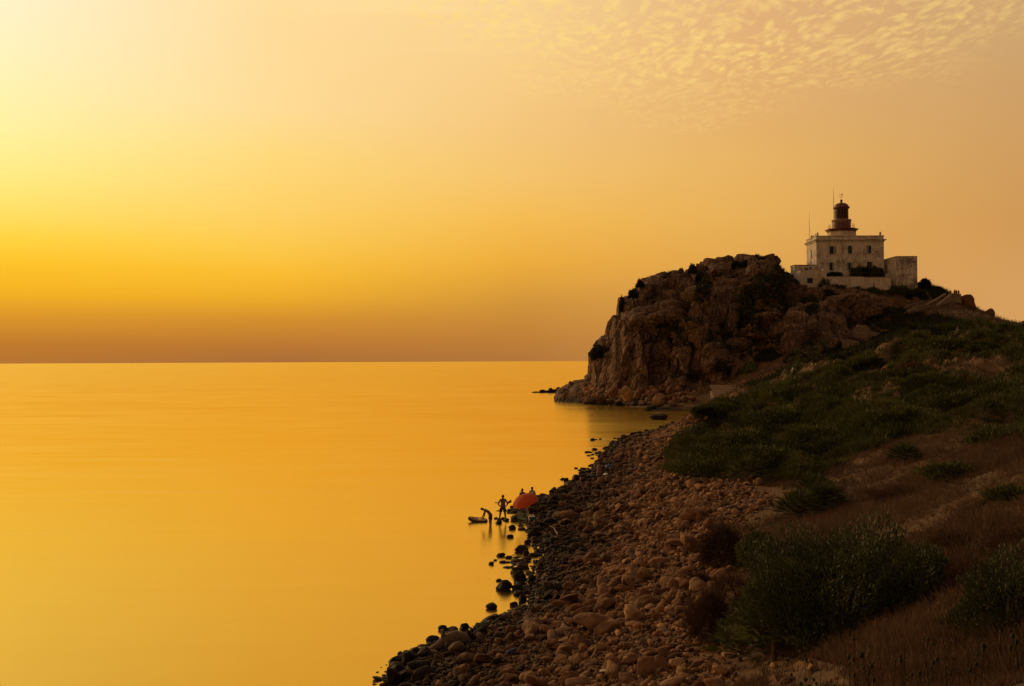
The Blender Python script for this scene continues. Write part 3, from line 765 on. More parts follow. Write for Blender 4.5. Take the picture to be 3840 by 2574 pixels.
# left annexes
AN = tag(empty('annex_building', O3 + np.array([LX(255, -7), -7, 0])), 'low flat-roofed white annex with one square window, left of the lighthouse', 'building')
bx, by = -(LX(255, -7)), 7.0
def at_local(root_shift, mb): return mb
X0, X1 = 0.0, LX(545, -7) + bx
h1 = (LX(333, -7) + bx, LX(402, -7) + bx, LZ(1193, -7), LZ(1138, -7))
za = LZ(1040, -7)
w = MB().wall(X0, X1, -2.6, za, [h1], 0.0, .3)
w.add([(X0, 5, -2.6), (X0, 0, -2.6), (X0, 0, za), (X0, 5, za)], [(0, 1, 2, 3)]).add([(X1, 0, -2.6), (X1, 5, -2.6), (X1, 5, za), (X1, 0, za)], [(0, 1, 2, 3)])
w.add([(X0, 0, za), (X1, 0, za), (X1, 5, za), (X0, 5, za)], [(0, 1, 2, 3)]).add([(X1, 5, -2.6), (X0, 5, -2.6), (X0, 5, za), (X1, 5, za)], [(0, 1, 2, 3)])
w.obj('wall', M['plaster_clean'], AN)
MB().box(X0 - .05, X1 + .05, -.06, 5.05, za + .003, za + .12).obj('roof_edge', M['concrete'], AN)
wn = MB().box(h1[0] - .02, h1[1] + .02, .27, .31, h1[2] - .02, h1[3] + .02).obj('window', M['dark'], AN)
MB().box(h1[0] - .1, h1[1] + .1, -.05, -.003, h1[3] + .003, h1[3] + .12).obj('lintel', M['concrete'], wn)
MB().box(h1[0] - .08, h1[1] + .08, -.07, -.003, h1[2] - .12, h1[2] - .003).obj('sill', M['concrete'], wn)
RAx = LX(186, -1.2)
RA = tag(empty('annex_building', O3 + np.array([RAx, -1.2, 0])), 'narrow flat-roofed white annex behind the square-windowed one, against the left wall of the lighthouse', 'building')
zb = LZ(985, -1.2); hh = [(LX(305, -1.2) - RAx, LX(350, -1.2) - RAx, LZ(1035, -1.2), LZ(1018, -1.2)), (LX(366, -1.2) - RAx, LX(386, -1.2) - RAx, LZ(1030, -1.2), LZ(1003, -1.2))]
XB = LX(443, -1.2) - RAx
w = MB().wall(0, XB, -2.5, zb, hh, 0, .3)
w.add([(0, 4, -2.5), (0, 0, -2.5), (0, 0, zb), (0, 4, zb)], [(0, 1, 2, 3)]).add([(0, 0, zb), (XB, 0, zb), (XB, 4, zb), (0, 4, zb)], [(0, 1, 2, 3)]).add([(XB, 0, -2.5), (XB, 4, -2.5), (XB, 4, zb), (XB, 0, zb)], [(0, 1, 2, 3)]).add([(XB, 4, -2.5), (0, 4, -2.5), (0, 4, zb), (XB, 4, zb)], [(0, 1, 2, 3)])
w.obj('wall', M['plaster'], RA)
MB().box(-.12, XB, -.12, 4.1, zb + .003, zb + .16).obj('roof_edge', M['concrete'], RA)
for h in hh: MB().box(h[0] - .02, h[1] + .02, .27, .3, h[2] - .02, h[3] + .02).obj('window', M['dark'], RA)
# terrace walls in front
TWx = LX(535, -8.2)
TW = tag(empty('terrace_wall', O3 + np.array([TWx, -8.2, 0])), 'long pale plastered terrace wall below the lighthouse facade', 'wall')
def tb(a, b, top, y0, y1, zb_=-3.2): return MB().box(LX(a, y0) - TWx, LX(b, y0) - TWx, y0 + 8.2, y1 + 8.2, zb_, LZ(top, y0))
tb(538, 850, 1120, -8.2, -7.6).obj('front_wall', M['plaster_clean'], TW)
tb(851, 998, 1122, -9.0, -7.4).obj('front_wall', M['plaster_clean'], TW)
tb(999, 1318, 1130, -8.7, -7.4).obj('front_wall', M['plaster_clean'], TW)
MB().box(LX(1318, -8) - TWx - .35, LX(1318, -8) - TWx - .001, .9, 7.8, -3.2, LZ(1131, -8)).obj('side_wall', M['plaster_clean'], TW)
tb(520, 562, 1030, -8.5, -6.8).obj('pier', M['plaster_clean'], TW)
MB().box(.2, LX(1300, -7) - TWx, .7, 8.1, LZ(1150, -7) - .2, LZ(1150, -7)).obj('floor', M['concrete'], TW)
tb(563, 850, 1052, -3.4, -3.1, LZ(1150, -4)).obj('upper_parapet', ML, TW)
tb(538, 852, 1114, -8.32, -7.5, LZ(1119.5, -8.2)).box(LX(999, -8.8) - TWx, LX(1320, -8.8) - TWx, -.62, .75, LZ(1129.5, -8.7), LZ(1125, -8.7)).obj('coping', M['concrete'], TW)
fm = MB()
for cx in (850, 950, 1095, 1225):
    fm.tube([(LX(cx, -8.5) - TWx, -.1, LZ(1128, -8.5)), (LX(cx, -8.5) - TWx, -.1, LZ(1075, -8.5))], .03, 4)
fm.tube([(LX(cx, -8.5) - TWx, -.1, LZ(1077, -8.5)) for cx in (850, 1225)], .025, 4); fm.obj('railing', M['metal'], TW)
# slit and stain details on the long wall
MB().box(LX(952, -9.05) - TWx, LX(963, -9.05) - TWx, -.83, -.80, LZ(1273, -9), LZ(1258, -9)).obj('opening', M['dark'], TW)
MB().add([(LX(1108, -8.75) - TWx, -.53, LZ(1290, -8.7)), (LX(1125, -8.75) - TWx, -.53, LZ(1290, -8.7)), (LX(1119, -8.75) - TWx, -.53, LZ(1183, -8.7)), (LX(1113, -8.75) - TWx, -.53, LZ(1183, -8.7))], [(0, 1, 2, 3)]).obj('opening', M['dark'], TW)
# right annex
RX = LX(1380, -6)
RB = tag(empty('annex_building', O3 + np.array([RX, -6, 0])), 'tall blocky annex with badly peeling plaster, right of the lighthouse', 'building')
zr = LZ(888, -6); XB = LX(1630, -6) - RX
w = MB()
V = [(0, 0, -1), (XB, 0, -1), (XB, 9.5, -1), (0, 9.5, -1), (0, 0, zr), (XB, 0, zr), (XB, 9.5, zr), (0, 9.5, zr)]
w.add(V, [(1, 2, 6, 5), (2, 3, 7, 6), (4, 5, 6, 7)]); w.wall(0, XB, -1, zr, [], 0)
w.obj('wall', M['plaster_peeling'], RB)
MB().add([V[3], V[0], V[4], V[7]], [(0, 1, 2, 3)]).obj('side_wall', ML, RB)
MB().box(-.06, XB + .06, -.07, 9.56, zr + .003, zr + .15).obj('roof_edge', M['concrete'], RB)
MB().box(-5.2, -.02, 3.0, 3.4, -2.5, LZ(1090, -3)).obj('link_wall', ML, RB)

# ------------------------------------------------------------------ stone walls, stairs, shed
def strip(pts, h, th, mb=None, jag=0.0, seed=0, n=14):
    """upright wall following a line of top points; h metres deep"""
    mb = mb or MB(); pts = [np.array(p, float) for p in pts]; r = random.Random(seed)
    fine = []
    for a, b in zip(pts, pts[1:]):
        for k in range(n): fine.append(a + (b - a) * k / n)
    fine.append(pts[-1])
    V = []; F = []
    for i, p in enumerate(fine):
        d = fine[min(i + 1, len(fine) - 1)] - fine[max(i - 1, 0)]; d[2] = 0; d /= np.linalg.norm(d) + 1e-9; q = np.array([-d[1], d[0], 0]) * th / 2
        j = jag * (r.random() - .5); t = p + np.array([0, 0, j]); b = p - np.array([0, 0, h])
        V += [t - q, t + q, b + q * 1.3, b - q * 1.3]
    for i in range(len(fine) - 1):
        for k in range(4): F.append((i * 4 + k, i * 4 + (k + 1) % 4, i * 4 + 4 + (k + 1) % 4, i * 4 + 4 + k))
    F.append((3, 2, 1, 0)); t = (len(fine) - 1) * 4; F.append((t, t + 1, t + 2, t + 3))
    return mb.add(V, F)
def wthing(name, pts, h, th, mat, label, jag=.3, seed=1, cat='wall', group=None):
    P_ = [pix(*p) for p in pts]; b = P_[0].copy(); b[2] -= h
    root = empty(name, b)
    strip([p - b for p in P_], h, th, jag=jag, seed=seed).obj('stonework', mat, root)
    return tag(root, label, cat, group)
GW = 'dry stone walls on the slope below the lighthouse'
wthing('stone_wall', [(848, 295.5, 270), (880, 297, 270.5), (910, 300, 271)], 5.2, .8, M['drystone'], 'long high dry stone retaining wall directly under the terrace wall', .25, 2, group=GW)
wthing('stone_wall', [(846, 310, 264.5), (880, 310.5, 265), (893, 309, 265)], 3.6, .8, M['drystone'], 'lower stone retaining wall beside the foot of the stairs', .25, 3, group=GW)
wthing('stone_wall', [(852, 331, 246), (857, 325.5, 246), (866, 326, 246), (870, 331, 246.5), (880, 334, 247)], 4.5, .8, M['drystone'], 'ruined stone wall with a raised left end halfway down the slope', .5, 4, group=GW)
wthing('stone_wall', [(881, 329.5, 249), (900, 332, 249), (913, 336, 249)], 2.6, .7, M['drystone'], 'low crumbling stone wall among dry grass, right of the ruined one', .4, 5, group=GW)
wthing('stone_wall', [(842, 339.5, 238), (852, 340, 238), (859, 342, 238)], 3.6, .8, M['drystone'], 'lowest stone wall, a short stub above the dark scrub', .4, 6, group=GW)
wthing('stone_wall', [(917, 283.5, 287), (930, 285.5, 288), (945, 289.7, 289), (947, 297, 289)], 3.4, .6, M['drystone'], 'stone boundary wall sloping down right of the peeling annex', .2, 7, group=GW)
ST = empty('stairway', pix(884, 323, 262))
b_ = pix(884, 323, 262)
def relp(*p): return pix(*p) - b_
pa = [(868, 321, 262), (884, 318.5, 262), (897, 312, 266), (908, 305.3, 269.5), (918, 303, 270.5)]
pb = [(888, 322, 261), (891, 320.2, 261), (918, 306, 268.5), (928, 305, 270)]
pc = [(926, 305, 271), (945, 294, 279)]
pd_ = [(937, 305.2, 270), (951, 294, 278), (960.5, 294.6, 279)]
for q_ in (pa, pb, pc, pd_):
    strip([relp(*p) for p in q_], 2.4, .5, jag=0.06, seed=9).obj('parapet', M['drystone'], ST)
    strip([relp(*p) + np.array([0, 0, .16]) for p in q_], .155, .62, jag=0).obj('coping', M['concrete'], ST)
def steps(l0, l1, r0, r1, n):
    stp = MB()
    l0, l1, r0, r1 = [relp(*p) for p in (l0, l1, r0, r1)]
    for k in range(n):
        a = l0 + (l1 - l0) * k / n; b = r0 + (r1 - r0) * k / n; c_ = l0 + (l1 - l0) * (k + 1) / n; d_ = r0 + (r1 - r0) * (k + 1) / n
        z = min(a[2], b[2]) - .75; V = []
        for p in (a, b, d_, c_): V.append((p[0], p[1], z))
        for p in (a, b, d_, c_): V.append((p[0], p[1], z - 1.4))
        stp.add(V, [(0, 1, 2, 3), (0, 4, 5, 1), (1, 5, 6, 2), (2, 6, 7, 3), (3, 7, 4, 0)])
    stp.obj('steps', M['concrete'], ST)
steps((884, 318.5, 262), (908, 305.3, 269.5), (891, 320.2, 261), (918, 306, 268.5), 16)
steps((926, 305, 271), (945, 294, 279), (937, 305.2, 270), (951, 294, 278), 14)

tag(ST, 'stone stairway with pale-topped parapets climbing to the lighthouse', 'stairs')
# bench-like slab on posts
sb = pix(862.5, 322, 262)
t = empty('stone_slab', sb); MB().box(-.6, .6, -.2, .2, .55, .7).obj('slab', M['concrete'], t); MB().box(-.5, -.38, -.1, .1, -.3, .548).box(.38, .5, -.1, .1, -.3, .548).obj('support', M['concrete'], t)
tag(t, 'small pale slab on two legs left of the stair foot', 'bench')
# shed at the cove
SO = pix(713.5, 401, 222); sh_ = tag(empty('boat_shed', SO), 'small low shed with pale tiled roofs half hidden by the green hill at the cove', 'shed')
def sp(u, v, Y=222): return pix(u, v, Y) - SO
xa, xb = sp(715, 397)[0], sp(735.5, 397)[0]; ze = sp(715, 396.8)[2]
MB().wall(xa, xb, -1.5, ze - .05, [(xa + 1.3, xa + 3.7, -1.2, ze - .35)], 0, .3).add([(xb, 0, -1.5), (xb, 5, -1.5), (xb, 5, ze + .8), (xb, 0, ze - .05)], [(0, 1, 2, 3)]).add([(xa, 5, -1.5), (xa, 0, -1.5), (xa, 0, ze - .05), (xa, 5, ze + .8)], [(0, 1, 2, 3)]).obj('wall', M['drystone'], sh_)
MB().box(xa + 1.2, xa + 3.8, .31, .4, -1.3, ze - .3).obj('door', M['dark'], sh_)
def roof(x0, x1, y0, y1, z0, z1, sk=0.0):
    return MB().add([(x0, y0, z0), (x1, y0, z0), (x1 - sk, y1, z1), (x0 + sk, y1, z1), (x0, y0, z0 - .12), (x1, y0, z0 - .12), (x1 - sk, y1, z1 - .12), (x0 + sk, y1, z1 - .12)], [(0, 1, 2, 3), (7, 6, 5, 4), (0, 4, 5, 1), (1, 5, 6, 2), (2, 6, 7, 3), (3, 7, 4, 0)])
roof(xa - .35, xb + .1, -.5, 5.0, ze, ze + 1.15, .5).obj('roof', M['tiles'], sh_)
x2, x3 = sp(736.5, 397)[0], sp(752, 397)[0]
MB().box(x2, x3, .3, 4, -1.5, ze + .1).obj('wall', M['plaster'], sh_)
roof(x2 - .3, x3 + .2, -.1, 4.6, ze + .15, ze + 1.5, .2).obj('roof', M['tiles'], sh_)
x4, x5 = sp(720, 390)[0], sp(755, 390)[0]
MB().box(x4, x5, 6.0, 11, -1.5, ze + 1.0).obj('wall', M['drystone'], sh_)
roof(x4 - .3, x5 + .3, 5.7, 11.2, ze + 1.05, ze + 2.35, .3).obj('roof', M['tiles'], sh_)
# ------------------------------------------------------------------ stones
def ico(sub):
    t = (1 + 5 ** .5) / 2
    V = [(-1, t, 0), (1, t, 0), (-1, -t, 0), (1, -t, 0), (0, -1, t), (0, 1, t), (0, -1, -t), (0, 1, -t), (t, 0, -1), (t, 0, 1), (-t, 0, -1), (-t, 0, 1)]
    F = [(0, 11, 5), (0, 5, 1), (0, 1, 7), (0, 7, 10), (0, 10, 11), (1, 5, 9), (5, 11, 4), (11, 10, 2), (10, 7, 6), (7, 1, 8), (3, 9, 4), (3, 4, 2), (3, 2, 6), (3, 6, 8), (3, 8, 9), (4, 9, 5), (2, 4, 11), (6, 2, 10), (8, 6, 7), (9, 8, 1)]
    V = [np.array(v, float) / np.linalg.norm(v) for v in V]
    for _ in range(sub):
        c_ = {}; F2 = []
        def mid(a, b):
            k = (min(a, b), max(a, b))
            if k not in c_:
                m_ = V[a] + V[b]; V.append(m_ / np.linalg.norm(m_)); c_[k] = len(V) - 1
            return c_[k]
        for a, b, d_ in F:
            x, y, z = mid(a, b), mid(b, d_), mid(d_, a); F2 += [(a, x, z), (b, y, x), (d_, z, y), (x, y, z)]
        F = F2
    return np.array(V), np.array(F)
def stone(sub, seed, ang):
    V, F = ico(sub); r = np.random.default_rng(seed)
    # planar cuts give facets, then softened; low noise on top
    d = np.ones(len(V))
    for _ in range(int(9 + 5 * ang)):
        n = r.normal(size=3); n /= np.linalg.norm(n); h = r.uniform(.62, .95)
        c_ = V @ n
        lim = np.where(c_ > 1e-3, h / np.maximum(c_, 1e-3), 9)
        d = np.minimum(d, lim + (0.10 if ang < .5 else 0.02))
    V = V * d[:, None]
    V = V * (1 + .11 * vnoise(V * 2.2 + seed * 3.3, seed)[:, None] + .035 * vnoise(V * 5 + seed, seed + 5)[:, None])
    return V, F
NS = 10
ST2 = [stone(2, 100 + i, 0.2 if i % 3 == 1 else 0.9) for i in range(NS)]
ST3 = [stone(3, 100 + i, 0.2 if i % 3 == 1 else 0.9) for i in range(NS)]
ST1 = [stone(1, 100 + i, 0.2) for i in range(NS)]
BEACH_R = np.array([(425, 700), (432, 690), (450, 668), (475, 672), (482, 735), (500, 775), (520, 742), (545, 712), (560, 706), (575, 742), (600, 700), (640, 698), (655, 722), (690, 742)])
def stone_spots(N, y0, y1, pw):
    lo, hi = math.log(y0), math.log(y1)
    Y = np.exp(RNG.uniform(lo, hi, N)); X = shoreX(Y) + (RNG.random(N) ** pw) * (8 + 26 * RNG.random(N)) - .6
    return X, Y
def rotm(a, b, c_):
    ca, sa, cb, sb, cc, sc = np.cos(a), np.sin(a), np.cos(b), np.sin(b), np.cos(c_), np.sin(c_)
    z = np.zeros_like(ca); o = np.ones_like(ca)
    Rz = np.stack([ca, -sa, z, sa, ca, z, z, z, o], -1).reshape(-1, 3, 3)
    Rx = np.stack([o, z, z, z, cb, -sb, z, sb, cb], -1).reshape(-1, 3, 3)
    Ry = np.stack([cc, z, sc, z, o, z, -sc, z, cc], -1).reshape(-1, 3, 3)
    return Rz @ Rx @ Ry
recs = []
def lay(N, y0, y1, r0, r1, lift, pw=.8, keep=1.0):
    X, Y = stone_spots(N, y0, y1, pw)
    Z = hz(X, Y); u, v = proj(X, Y, Z)
    ed = np.interp(v, BEACH_R[:, 0], BEACH_R[:, 1]) + RNG.normal(0, 6, N)
    inb = (u < ed)
    scat = (~inb) & (RNG.random(N) < .10 * np.exp(-np.maximum(u - ed, 0) / 30))
    ok = (inb | scat) & (v > 405) & (Z > -.32) & (u > 330)
    X, Y, Z = X[ok], Y[ok], Z[ok]; n = len(X)
    r = r0 * (r1 / r0) ** (RNG.random(n) ** 1.7)
    r = r * np.where(X - shoreX(Y) < 4, 1.15, 1.0)
    s = np.stack([r * RNG.uniform(1.0, 1.9, n), r * RNG.uniform(.7, 1.1, n), r * RNG.uniform(.38, .85, n)], -1)
    R = rotm(RNG.uniform(0, 6.28, n), RNG.normal(0, .42, n), RNG.normal(0, .42, n))
    Z = Z + s[:, 2] * (.25 + lift * RNG.random(n))
    for i in range(n): recs.append((X[i], Y[i], Z[i], s[i], R[i], r[i]))
lay(34000, 25, 62, .045, .125, .5)
lay(2600, 25, 62, .11, .30, .8)
lay(130, 25, 50, .28, .5, .9, pw=.35)
lay(14000, 58, 110, .08, .2, .5)
lay(1200, 58, 110, .18, .42, .8)
lay(6500, 105, 205, .15, .4, .5)
lay(700, 105, 205, .28, .5, .6)
# pebbles and small rocks standing in the shallows just off the waterline
Yq = np.exp(RNG.uniform(math.log(32), math.log(150), 620)); off_ = np.minimum(RNG.exponential(.6, 620), 1.8) * (.8 + Yq / 150)
for x_, y_ in zip(shoreX(Yq) - off_ + .4, Yq):
    if 58 < y_ < 96 or y_ < 43: continue
    if vnoise(np.array([[x_ * .5, y_ * .18, 0.0]]), 9)[0] < -.05: continue
    r_q = .09 + .2 * RNG.random() ** 2.2 + y_ * .0009
    recs.append((x_, y_, RNG.uniform(-.08, .05) * 1.0, np.array([r_q * RNG.uniform(1.1, 1.8), r_q, r_q * RNG.uniform(.5, .9)]), rotm(np.array([RNG.uniform(-.4, .4)]), np.array([0.1]), np.array([0.1]))[0], r_q * .3))
recs_a = np.array([(q[0], q[1], q[2], q[5]) for q in recs])
ru, rv = proj(recs_a[:, 0], recs_a[:, 1], recs_a[:, 2])
vis = (ru > 380) & (ru < 1000) & (rv < 684)
# cull stones overlapping bigger stones too deeply
score = recs_a[:, 3] / recs_a[:, 1] * vis
order = np.argsort(-score)[:225]
big = set(int(i) for i in order)
def bake(sel, bases, name, parts=1):
    Vs = []; Fs = []; off = 0
    for i in sel:
        X, Y, Z, s, R, r = recs[i]; V, F = bases[i % NS]
        Vs.append(((V * s) @ R.T + np.array([X, Y, Z])).astype(np.float32)); Fs.append(F + off); off += len(V)
    return np.concatenate(Vs), np.concatenate(Fs)
near = [i for i in range(len(recs)) if i not in big and recs[i][1] < 75]
far = [i for i in range(len(recs)) if i not in big and recs[i][1] >= 75]
V1, F1 = bake(near, ST2, 'a'); V2, F2 = bake(far, ST1 if False else ST2, 'b')
so_ = link('beach_stones', mesh('beach_stones', np.concatenate([V1, V2]), np.concatenate([F1, F2 + len(V1)]), M['stones'], True))
tag(so_, 'thousands of reddish brown rounded stones covering the beach', 'stones', kind='stuff')
del V1, F1, V2, F2
SM = [mesh('stone', V, F, STN[0][1], True) for V, F in ST3]
def put_stone(X, Y, Z, s, R, k, colour, label, group, name='boulder'):
    o = bpy.data.objects.new(name, SM[k % NS]); COL.objects.link(o)
    o.material_slots[0].link = 'OBJECT'; o.material_slots[0].material = STD[colour]
    mm = Matrix([list(R[r]) + [0] for r in range(3)] + [[0, 0, 0, 1]])
    o.matrix_world = Matrix.Translation((float(X), float(Y), float(Z))) @ mm @ Matrix.Diagonal((float(s[0]), float(s[1]), float(s[2]), 1))
    return tag(o, label, 'rock', group)
def shape_word(s, k):
    a = 'long' if s[0] / s[1] > 1.55 else ('flat' if s[2] / s[1] < .6 else ('blocky' if k % 2 == 0 else 'rounded'))
    return a
def zone(u, v, X, Y, Z):
    sx_ = X - float(shoreX(np.array([Y]))[0])
    if Z < .35 or sx_ < 1.6: a = 'at the waterline'
    elif sx_ < 4.5: a = 'low on the beach'
    elif sx_ < 9: a = 'on the mid beach'
    else: a = 'on the upper beach'
    if Y < 33: b = 'nearest the camera'
    elif Y < 40: b = 'in the near foreground'
    elif Y < 50: b = 'level with offshore boulders'
    elif Y < 64: b = 'short of the parasol'
    elif Y < 80: b = 'level with the parasol'
    elif Y < 110: b = 'beyond the parasol'
    else: b = 'towards the cove'
    return a + ' ' + b
CN = [nm for nm, _ in STN]
order = sorted(order, key=lambda i: -score[i])
info = []
for rank, i in enumerate(order):
    X, Y, Z, s, R, r = recs[i]; i = int(i)
    cwd = CN[[0, 2, 1, 0, 2, 3, 0, 1][(i * 7 + 3) % 8]]
    if X - float(shoreX(np.array([Y]))[0]) < 2.0: cwd = 'dark'
    szw = 'huge' if r > .45 else ('large' if r > .31 else ('medium' if r > .23 else 'small'))
    lb = '%s %s %s stone %s' % (szw, cwd, shape_word(s, i), zone(ru[i], rv[i], X, Y, Z))
    info.append((i, cwd, lb))
cnt = {}
for q_ in info: cnt.setdefault(q_[2], []).append(q_[0])
ORD = ['leftmost', 'second from the left', 'third from the left', 'fourth from the left', 'fifth from the left', 'sixth from the left', 'seventh from the left', 'eighth from the left', 'ninth from the left']
for lb_, L_ in list(cnt.items()):
    L_.sort(key=lambda i_: ru[i_])
for i, cwd, lb in info:
    L_ = cnt[lb]
    if len(L_) > 1:
        k_ = L_.index(i); w_ = ORD[k_] if k_ < len(L_) - 1 or k_ == 0 else 'rightmost'
        lb = lb + ', ' + w_.replace(' from the left', ' from left')
    X, Y, Z, s, R, r = recs[i]
    put_stone(X, Y, Z, s, R, i, cwd, lb, 'larger stones lying on the beach')
# rocks standing in the shallows, from the picture: (crop x, y, width, height) -> size in metres
def eye3(a=0.0): return rotm(np.array([a]), np.array([0.06]), np.array([-0.05]))[0]
def shallow(u, vb, w, h, label, k, Yd=.75):
    d = FPX * fw + (u - CU) * RT - (vb - CV) * UP; t = -CAMH / d[2]; p = CP + d * t
    px = FPX / p[1]; W_, H_ = w / px, h / px
    put_stone(p[0], p[1] + W_ * .35, H_ * .32, (W_ * .54, W_ * .45 * Yd / .75, H_ * .72), eye3(k * .0), k, 'dark', label, 'dark rocks standing in the shallow water', 'rock')
def c5(x, y): return 373.3 + x * .11465, 506.7 + y * .11465
def c4(x, y): return 458.7 + x * .0459, 474.7 + y * .0459
L5 = [(1295, 398, 140, 62, 'largest humped rock in the shallows below the parasol'), (1192, 272, 60, 28, 'lone small dark rock in open water below the standing man'), (1213, 197, 66, 34, 'pointed dark rock in the shallows just below the beach chair'),
 (1110, 438, 85, 30, 'jagged low rock furthest from shore in the upper loose cluster'), (1183, 453, 65, 22, 'low rock in the middle of the loose cluster offshore'), (1245, 472, 50, 24, 'small domed rock at the right end of the loose cluster'),
 (1065, 472, 35, 14, 'tiny rock tip between two larger ones of the loose cluster'), (1030, 507, 50, 24, 'leftmost small rock of the loose cluster offshore'), (1130, 490, 62, 18, 'flat dark rock at the lower edge of the loose cluster'),
 (1225, 498, 50, 9, 'barely exposed rock skin below the loose cluster'), (1325, 505, 50, 14, 'thin low rock right of the loose cluster'), (1395, 437, 85, 30, 'wedge-shaped rock right of the largest humped one'), (1337, 425, 60, 40, 'rounded rock touching the foot of the largest humped one'),
 (1245, 590, 110, 58, 'broad rock at the top of the stack near the shore'), (1280, 672, 112, 110, 'tall blocky rock beside the shore stack'), (1145, 735, 138, 84, 'big solitary dark rock standing left of the shore stack'), (1265, 735, 110, 60, 'rugged rock between the solitary rock and the shore'),
 (1265, 778, 82, 42, 'smooth low rock at the foot of the rugged one'), (1290, 684, 90, 32, 'flat slab wedged behind the rugged rock'), (1035, 895, 104, 48, 'peaked rock alone in the water above the near shore'), (1095, 652, 60, 22, 'thin rock line left of the tall blocky rock'),
 (600, 1080, 78, 42, 'pale-edged rock at the left end of the near rock chain'), (690, 1083, 112, 26, 'long low rock in the middle of the near rock chain'), (790, 1080, 88, 58, 'peaked rock at the right end of the near rock chain'),
 (520, 1205, 124, 72, 'rounded wet rock left of the driftwood log'), (1090, 1012, 84, 34, 'low rock in shallow water above the near chain'), (1225, 962, 112, 48, 'broad wet rock by the shore above the near beach'), (1305, 848, 72, 84, 'upright rock with a lit edge at the shore'),
 (1350, 328, 66, 42, 'left one of two rocks near shore under the parasol'), (1407, 318, 42, 30, 'right one of two rocks near shore under the parasol'), (1380, 268, 92, 46, 'rounded rock at the shore beneath the beach chair'), (1445, 322, 50, 16, 'flat rock just off the shore below the parasol'),
 (1515, 315, 80, 32, 'wet rock at the shore below the blue cool box'), (285, 1318, 70, 26, 'low wet rock at the left tip of the near beach'), (260, 1400, 100, 42, 'wet rock at the near beach edge lowest left'), (1470, 398, 70, 26, 'low rock right of the wedge-shaped one'), (1230, 870, 80, 40, 'flat wet rock left of the upright lit rock'), (1380, 660, 70, 60, 'rock leaning on the shore behind the tall block')]
for k, (x, y, w_, h_, lb) in enumerate(L5):
    u_, v_ = c5(x, y); shallow(u_, v_, w_ * .11465, h_ * .11465, lb, k)
L4 = [(870, 1072, 160, 58, 'rock in the water in front of the standing man'), (885, 1003, 105, 58, 'rock under the left foot of the standing man'), (1040, 1012, 132, 58, 'rock under the right foot of the standing man'), (815, 962, 92, 40, 'small rock left of the standing man'), (962, 975, 90, 45, 'rock between the feet of the standing man'),
 (1120, 1385, 0, 0, ''), (1260, 1010, 240, 110, 'slanting dark slab under the beach chair'), (1160, 720, 110, 50, 'wet rock at the left rim of the parasol'), (1150, 800, 230, 50, 'flat dark reef behind the standing man'), (870, 795, 110, 16, 'thin rock line behind the bending man'), (810, 615, 90, 8, 'thin dark reef line left of the standing man'), (1105, 845, 120, 28, 'low dark reef right of the standing man'), (1190, 925, 80, 22, 'low rock left of the slanting slab')]
for k, (x, y, w_, h_, lb) in enumerate(L4):
    if w_: u_, v_ = c4(x, y); shallow(u_, v_, w_ * .0459, h_ * .0459, lb, k + 3)
def c6(x, y): return 554.7 + x * .0799, 381.3 + y * .0799
L6 = [(473, 740, 58, 28, 'largest of three small rocks far out before the cove'), (518, 733, 34, 12, 'middle tiny rock of the three far out before the cove'), (570, 730, 44, 16, 'right tiny rock of the three far out before the cove'), (1320, 480, 235, 75, 'broad dark rock islet inside the cove'),
 (860, 750, 92, 68, 'pointed dark rock on the far shoreline'), (1010, 690, 130, 60, 'pointed rock nearest the cove on the far shoreline'), (740, 800, 100, 55, 'rounded dark rock on the far shoreline beside the pointed one'), (780, 855, 60, 34, 'square-topped dark rock on the far shoreline'), (705, 895, 80, 20, 'flat rock just off the far shoreline'), (735, 1000, 150, 88, 'large dark jagged rock beyond the person in a towel'),
 (590, 1045, 130, 45, 'low rock behind the person in a towel'), (345, 1170, 92, 46, 'dark rock in the shallows beyond the parasol'), (410, 1145, 110, 34, 'long low rock in the shallows beyond the parasol'), (262, 1225, 82, 42, 'round rock at the waterline beyond the parasol'), (100, 1235, 64, 26, 'square-ended rock jutting into the water past the parasol'), (150, 1270, 70, 70, 'leaning rock beside the square-ended one past the parasol'), (435, 1180, 70, 26, 'small flat rock at the shore beyond the parasol')]
for k, (x, y, w_, h_, lb) in enumerate(L6):
    u_, v_ = c6(x, y); shallow(u_, v_, w_ * .0799, h_ * .0799, lb, k + 1)
# serrated skerries beyond the headland tip
for k, (u_, w_, h_) in enumerate([(536, 7, 1.2), (542, 6, 3.2), (547, 5, 2.6), (550.5, 5, 4.8), (555, 5, 4.2), (558.5, 5, 5.6), (563, 5, 5.0), (567, 6, 6.4)]):
    shallow(u_, 392.8, w_ * 1.2, h_, 'small dark skerry off the headland tip, %s in its row' % ['first from the left', 'second from the left', 'third from the left', 'fourth from the left', 'fourth from the right', 'third from the right', 'second from the right', 'first from the right'][k], k + 2)
    COL.objects[-1]['group'] = 'row of skerries off the headland'
